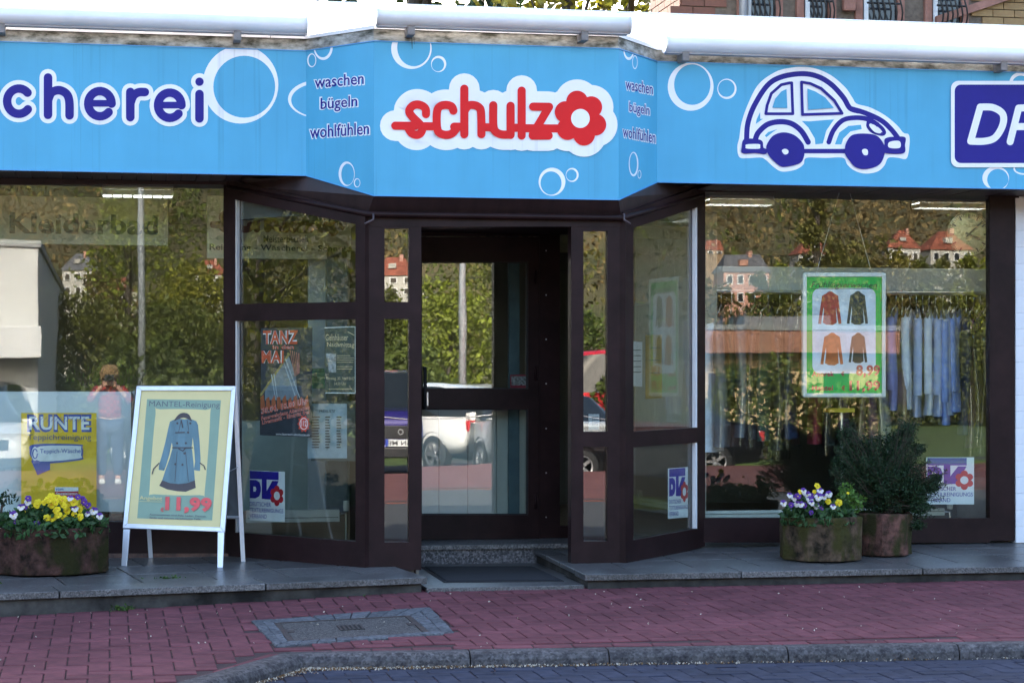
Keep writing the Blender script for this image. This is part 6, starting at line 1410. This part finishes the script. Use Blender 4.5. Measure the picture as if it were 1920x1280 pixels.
# ------------------------------------------------------------------ parked cars
M('tyre', (.015, .015, .016), .8, .2, 30); M('rim', (.55, .55, .57), .3, .05, metal=.9); M('car_glass', (.012, .016, .018), .05, .1, spec=.8); M('lamp_glass', (.75, .78, .8), .1, .02); M('tail_glass', (.45, .01, .01), .15, .1); M('car_trim', (.02, .02, .022), .4, .1); M('plate', (.75, .75, .73), .4, .03)
def paint(nm, c, met=.3): return M(nm, c, .28, .03, 3, metal=met, coat=.8)
def car(label, x, y, rot, col, L=4.3, Wd=1.78, H_=1.5, kind='hatch', plate=None):
    c = empty('parked_car', (x, y, -.297 if y < -4 else -.045), label, 'car', 'cars parked across the street', rot); hw = Wd / 2
    belt = H_ * .60; hood = H_ * .56
    # stations along the car: y position (front = +), bottom, belt, roof, width factor
    if kind == 'suv': S = [(.5, .34, .50, .50, .80), (.485, .26, .60, .62, .92), (.40, .22, hood / H_ + .04, hood / H_ + .06, .98), (.24, .22, .62, .64, 1.), (.10, .22, .62, .97, 1.), (-.05, .22, .62, 1., 1.), (-.30, .22, .63, .99, 1.), (-.41, .22, .63, .95, 1.), (-.475, .26, .62, .68, .96), (-.5, .34, .56, .56, .90)]
    elif kind == 'sedan': S = [(.5, .30, .42, .42, .80), (.485, .2, .50, .53, .92), (.36, .17, .58, .60, .98), (.20, .17, .62, .64, 1.), (.06, .17, .63, .97, 1.), (-.06, .17, .63, 1., 1.), (-.20, .17, .64, .97, 1.), (-.36, .17, .65, .70, .99), (-.485, .2, .63, .65, .94), (-.5, .32, .55, .55, .88)]
    else: S = [(.5, .30, .44, .44, .80), (.485, .2, .52, .55, .92), (.38, .17, .60, .62, .98), (.25, .17, .62, .65, 1.), (.08, .17, .62, .97, 1.), (-.08, .17, .62, 1., 1.), (-.30, .17, .63, .97, 1.), (-.43, .17, .63, .88, .98), (-.48, .2, .62, .66, .95), (-.5, .30, .56, .56, .9)]
    def ringp(s):
        yy, b, bl, rf, w = s; W_ = hw * w; zb2, zl, zr2 = b * H_, bl * H_, rf * H_; tall = (zr2 - zl) / H_; wr = W_ * (1 - .55 * tall)
        h = [(W_ * .86, zb2), (W_ * .985, zb2 + .10 * H_), (W_, (zb2 + zl) / 2 + .03), (W_ * .97, zl), (wr, zr2 - .035 * H_ * min(1, tall * 5)), (wr * .84, zr2)]
        return [(a, yy * L, z) for a, z in h] + [(-a, yy * L, z) for a, z in h[::-1]]
    rings = [ringp(s) for s in S]; n = 12; V = [p for r_ in rings for p in r_]; Fb, Fg = [], []
    for i in range(len(S) - 1):
        for j in range(n):
            f = [i * n + j, i * n + (j + 1) % n, (i + 1) * n + (j + 1) % n, (i + 1) * n + j]; a, b = S[i], S[i + 1]; cab = lambda s: s[3] - s[2] > .15
            side = j in (3, 7) and cab(a) and cab(b); scr = j in (4, 5, 6, 3, 7) and (cab(a) != cab(b)); (Fg if (side or scr) else Fb).append(f)
    Fb += [list(range(n))[::-1], list(range((len(S) - 1) * n, len(S) * n))]
    b_ = mesh_np('body', V, Fb, col, c, True); fix(b_); g_ = mesh_np('window', V, Fg, 'car_glass', c, True); fix(g_)
    for ob in (b_,):
        md = ob.modifiers.new('b', 'BEVEL'); md.width = .02; md.segments = 2; md.limit_method = 'ANGLE'; md.angle_limit = R(35)
    wr_ = H_ * .215; wt = None
    for sx in (-1, 1):
        for yy in (.315 * L, -.30 * L):
            T_ = Matrix.Translation((sx * (hw - .10), yy, wr_)) @ Matrix.Rotation(R(90), 4, 'Y'); mb = MB(); mb.lathe([(wr_ * .62, -.10), (wr_ * .9, -.115), (wr_, -.08), (wr_, .08), (wr_ * .9, .115), (wr_ * .62, .10)], n=24, mt=T_); w = mb.build('wheel', 'tyre', c, True)
            mb = MB(); mb.lathe([(0, sx * .085), (wr_ * .16, sx * .09), (wr_ * .17, sx * .07)], n=20, mt=T_); mb.lathe([(wr_ * .56, sx * .10), (wr_ * .64, sx * .108), (wr_ * .64, -sx * .02)], n=24, mt=T_)
            for k in range(5): mb.box(-wr_ * .09, wr_ * .09, wr_ * .1, wr_ * .6, sx * .07 - .008, sx * .07 + .012, T_ @ Matrix.Rotation(k * 2 * math.pi / 5, 4, 'Z'))
            mb.build('rim', 'rim', w); mb = MB(); mb.lathe([(wr_ * 1.0, sx * .045), (wr_ * 1.16, sx * .112)], n=24, mt=T_); mb.build('arch', 'car_trim', w, True)
    for sx in (-1, 1):
        mb = MB(); mb.box(sx * hw * .60, sx * hw * .86, L * .468, L * .492, H_ * .43, H_ * .51); mb.build('headlight', 'lamp_glass', c, bevel=.02)
        mb = MB(); mb.box(sx * hw * .66, sx * hw * .93, -L * .499, -L * .475, H_ * .46, H_ * .59); mb.build('tail_light', 'tail_glass', c, bevel=.02)
        mb = MB(); mb.box(sx * (hw - .03), sx * (hw + .17), L * .165, L * .19, belt + .0, belt + .13); mb.build('mirror', col, c, bevel=.03)
    mb = MB(); mb.box(-hw * .52, hw * .52, L * .478, L * .5025, H_ * .375, H_ * .49); gr = mb.build('grille', 'car_trim', c, bevel=.01)
    mb = MB(); mb.box(-hw * .80, hw * .80, L * .48, L * .502, H_ * .21, H_ * .30); mb.build('bumper', 'car_trim', c, bevel=.02)
    mb = MB(); mb.lathe([(.03, 0), (.05, .004), (.05, .012), (.03, .012)], n=18, mt=Matrix.Translation((0, L * .5035, H_ * .435)) @ Matrix.Rotation(R(-90), 4, 'X')); mb.build('badge', 'rim', gr)
    for s in (1, -1):
        mb = MB(); yy = s * L * .5; mb.box(-.26, .26, min(yy, yy + s * .022), max(yy, yy + s * .022), H_ * (.31 if s > 0 else .40), H_ * (.31 if s > 0 else .40) + .11); pl2 = mb.build('licence_plate', 'plate', c)
        mb = MB(); mb.box(*sorted((-s * .26, -s * .215)), *sorted((yy + s * .0225, yy + s * .0235)), H_ * (.31 if s > 0 else .40), H_ * (.31 if s > 0 else .40) + .11); mb.build('plate_band', M('plate_blue', (.02, .06, .4), .4), pl2)
        if plate and s > 0:
            V2, F2 = text2d(plate, .02); mb = MB(); mb.add([(.20 - u * .42, yy + .0236, H_ * .31 + .02 + v * .07) for u, v in V2], F2); mb.build('lettering', 'ink', pl2)
    mb = MB(); mb.box(-hw * .9, hw * .9, -L * .497, -L * .478, H_ * .24, H_ * .32); mb.build('bumper', 'car_trim', c, bevel=.02)
    return c
NV, WH, SV, RD, BK, DB2 = paint('paint_navy', (.022, .014, .14)), paint('paint_white', (.78, .77, .74), 0), paint('paint_silver', (.50, .51, .52), .15), paint('paint_red', (.55, .012, .02), 0), paint('paint_black', (.012, .012, .016)), paint('paint_darkblue', (.02, .03, .06))
p = mir(752, 33.5, YF - .03); car('dark blue van facing the shop, mirrored left of the door', p.x, p.y - 2.2, 0, NV, 4.4, 1.75, 1.85, 'suv', 'GN ME')
p = mir(830, 36, YD); car('white off-road car standing askew beside the blue van', p.x, p.y - 2.2, R(150), WH, 4.7, 1.88, 1.6, 'suv')
p = mir(925, 35, YD); car('silver saloon seen from its rear corner', p.x + .55, p.y - 2.0, R(172), SV, 4.6, 1.8, 1.42, 'sedan')
p = mir(1115, 38, YF); car('bright red van parked right of the silver saloon', p.x + .2, p.y - 1.5, R(95), RD, 4.6, 1.9, 2.25, 'suv')
p = mir(1172, 34, 14.1); car('black car with silver wheels by the hedge', p.x + .1, p.y - .3, R(90), BK, 4.4, 1.8, 1.36, 'sedan')
p = mir(-10, 38); car('dark blue estate car in front of the white shed', p.x - .6, p.y - 1.5, R(8), DB2, 4.6, 1.85, 1.62, 'suv')
p = mir(-30, 33.5); car('white car at the far left of the parking row', p.x - .5, p.y - 1.6, R(-12), WH, 4.2, 1.8, 1.5)
p = mir(315, 38); car('dark hatchback behind the photographer', p.x, p.y - 2, R(175), BK, 4.2, 1.78, 1.52)
car('white hatchback parked down the street to the left', -13, 7.0, R(90), WH, 4.2, 1.78, 1.5); car('silver estate car parked down the street to the right', 17, 7.2, R(90), SV, 4.5, 1.8, 1.5, 'suv')

# ------------------------------------------------------------------ the photographer
def skin_body(name, pts, edges, rad, mat, parent, lvl=2):
    me = bpy.data.meshes.new(name); me.from_pydata(pts, edges, []); o = link(bpy.data.objects.new(name, me), parent); me.materials.append(mat)
    o.modifiers.new('skin', 'SKIN'); 
    for i, r_ in enumerate(rad):
        v = me.skin_vertices[0].data[i]; v.radius = (r_, r_) if not isinstance(r_, tuple) else r_; v.use_root = (i == 0)
    s = o.modifiers.new('sub', 'SUBSURF'); s.levels = lvl; s.render_levels = lvl; return o
gz = -.036
pp = empty('person', (0, -.34, gz), 'person in a red checked shirt holding a camera to the face', 'person')
SK = M('skin', (.50, .28, .20), .55, .06, 8)
B = [(0, 0, .86), (0, -.01, 1.0), (0, -.01, 1.14), (0, 0, 1.28), (0, .015, 1.36), (0, .02, 1.42), (0, .03, 1.50),                    # pelvis .. neck, head
     (-.09, 0, .80), (-.10, .02, .45), (-.11, -.01, .08), (-.115, .11, .035), (.09, 0, .80), (.10, .02, .45), (.11, -.01, .08), (.115, .11, .035),
     (-.17, 0, 1.27), (-.27, .10, 1.12), (-.10, .22, 1.33), (.17, 0, 1.27), (.27, .10, 1.12), (.10, .22, 1.33)]
Eg = [(0, 1), (1, 2), (2, 3), (3, 4), (4, 5), (5, 6), (0, 7), (7, 8), (8, 9), (9, 10), (0, 11), (11, 12), (12, 13), (13, 14), (3, 15), (15, 16), (16, 17), (3, 18), (18, 19), (19, 20)]
rd = [(.16, .12), (.14, .10), (.155, .105), (.15, .10), .06, .055, .08, .095, .062, .045, .04, .095, .062, .045, .04, .062, .045, .03, .062, .045, .03]
skin_body('body', B, Eg, rd, SK, pp)
SHM, t, b = nodes('checked_shirt'); N_, L_ = t.nodes, t.links; tc = N_.new('ShaderNodeTexCoord'); ck_ = N_.new('ShaderNodeTexChecker'); ck_.inputs['Scale'].default_value = 22; ck_.inputs[1].default_value = (.36, .03, .03, 1); ck_.inputs[2].default_value = (.10, .03, .035, 1); L_.new(tc.outputs['Object'], ck_.inputs[0]); L_.new(ck_.outputs[0], b.inputs['Base Color']); b.inputs['Roughness'].default_value = .9
skin_body('shirt', [(0, 0, .84), (0, -.01, 1.0), (0, -.01, 1.14), (0, 0, 1.28), (0, .005, 1.34), (-.17, 0, 1.275), (-.275, .10, 1.115), (-.20, .15, 1.22), (.17, 0, 1.275), (.275, .10, 1.115), (.20, .15, 1.22)], [(0, 1), (1, 2), (2, 3), (3, 4), (3, 5), (5, 6), (6, 7), (3, 8), (8, 9), (9, 10)], [(.19, .145), (.165, .12), (.175, .125), (.17, .118), .075, .078, .06, .05, .078, .06, .05], SHM, pp)
skin_body('jeans', [(0, 0, .86), (-.09, 0, .80), (-.10, .02, .45), (-.11, -.01, .10), (.09, 0, .80), (.10, .02, .45), (.11, -.01, .10)], [(0, 1), (1, 2), (2, 3), (0, 4), (4, 5), (5, 6)], [(.17, .13), .11, .078, .065, .11, .078, .065], M('denim', (.04, .055, .10), .9, .2, 30), pp)
mb = MB(); mb.lathe([(0, 1.625), (.06, 1.615), (.095, 1.57), (.105, 1.52), (.10, 1.45), (.085, 1.42), (.07, 1.43)], (0, -.005, 0), 16); mb.build('hair', M('blond_hair', (.26, .16, .07), .8, .5, 60, bump=.8), pp, True)
for k in range(9):
    a = R(200 + k * 17.5); mb = MB(); mb.tube([(.07 * math.cos(a), .07 * math.sin(a) - .005, 1.60), (.112 * math.cos(a), .112 * math.sin(a) - .005, 1.50), (.105 * math.cos(a), .105 * math.sin(a), 1.36 + .03 * (k % 3))], [.03, .034, .008], 6); mb.build('hair_lock', 'blond_hair', pp, True)
for s in (-1, 1):
    sh = MB(); sh.box(s * .11 - .045, s * .11 + .045, -.07, .19, 0, .075); sh.build('shoe', M('shoe_white', (.6, .6, .58), .6), pp, bevel=.03)
    for k in range(4): mb = MB(); mb.tube([(s * .095, .235, 1.37 - k * .02), (s * .075, .275, 1.385 - k * .02), (s * .05, .272, 1.385 - k * .021)], [.009, .009, .007], 7); mb.build('finger', SK, pp, True)
    mb = MB(); mb.tube([(s * .09, .235, 1.345), (s * .06, .24, 1.375)], [.011, .008], 7); mb.build('thumb', SK, pp, True)
cmr = empty('hand_camera', (0, -.115, 1.40), 'black camera held up by the person', 'camera'); mb = MB(); mb.box(-.065, .065, -.03, .03, -.045, .045); mb.build('housing', 'black_rubber', cmr, bevel=.008); mb = MB(); mb.lathe([(.035, .03), (.036, .085), (.03, .085), (.02, .06)], n=18, mt=Matrix.Rotation(R(-90), 4, 'X')); mb.build('lens', 'black_rubber', cmr, True)
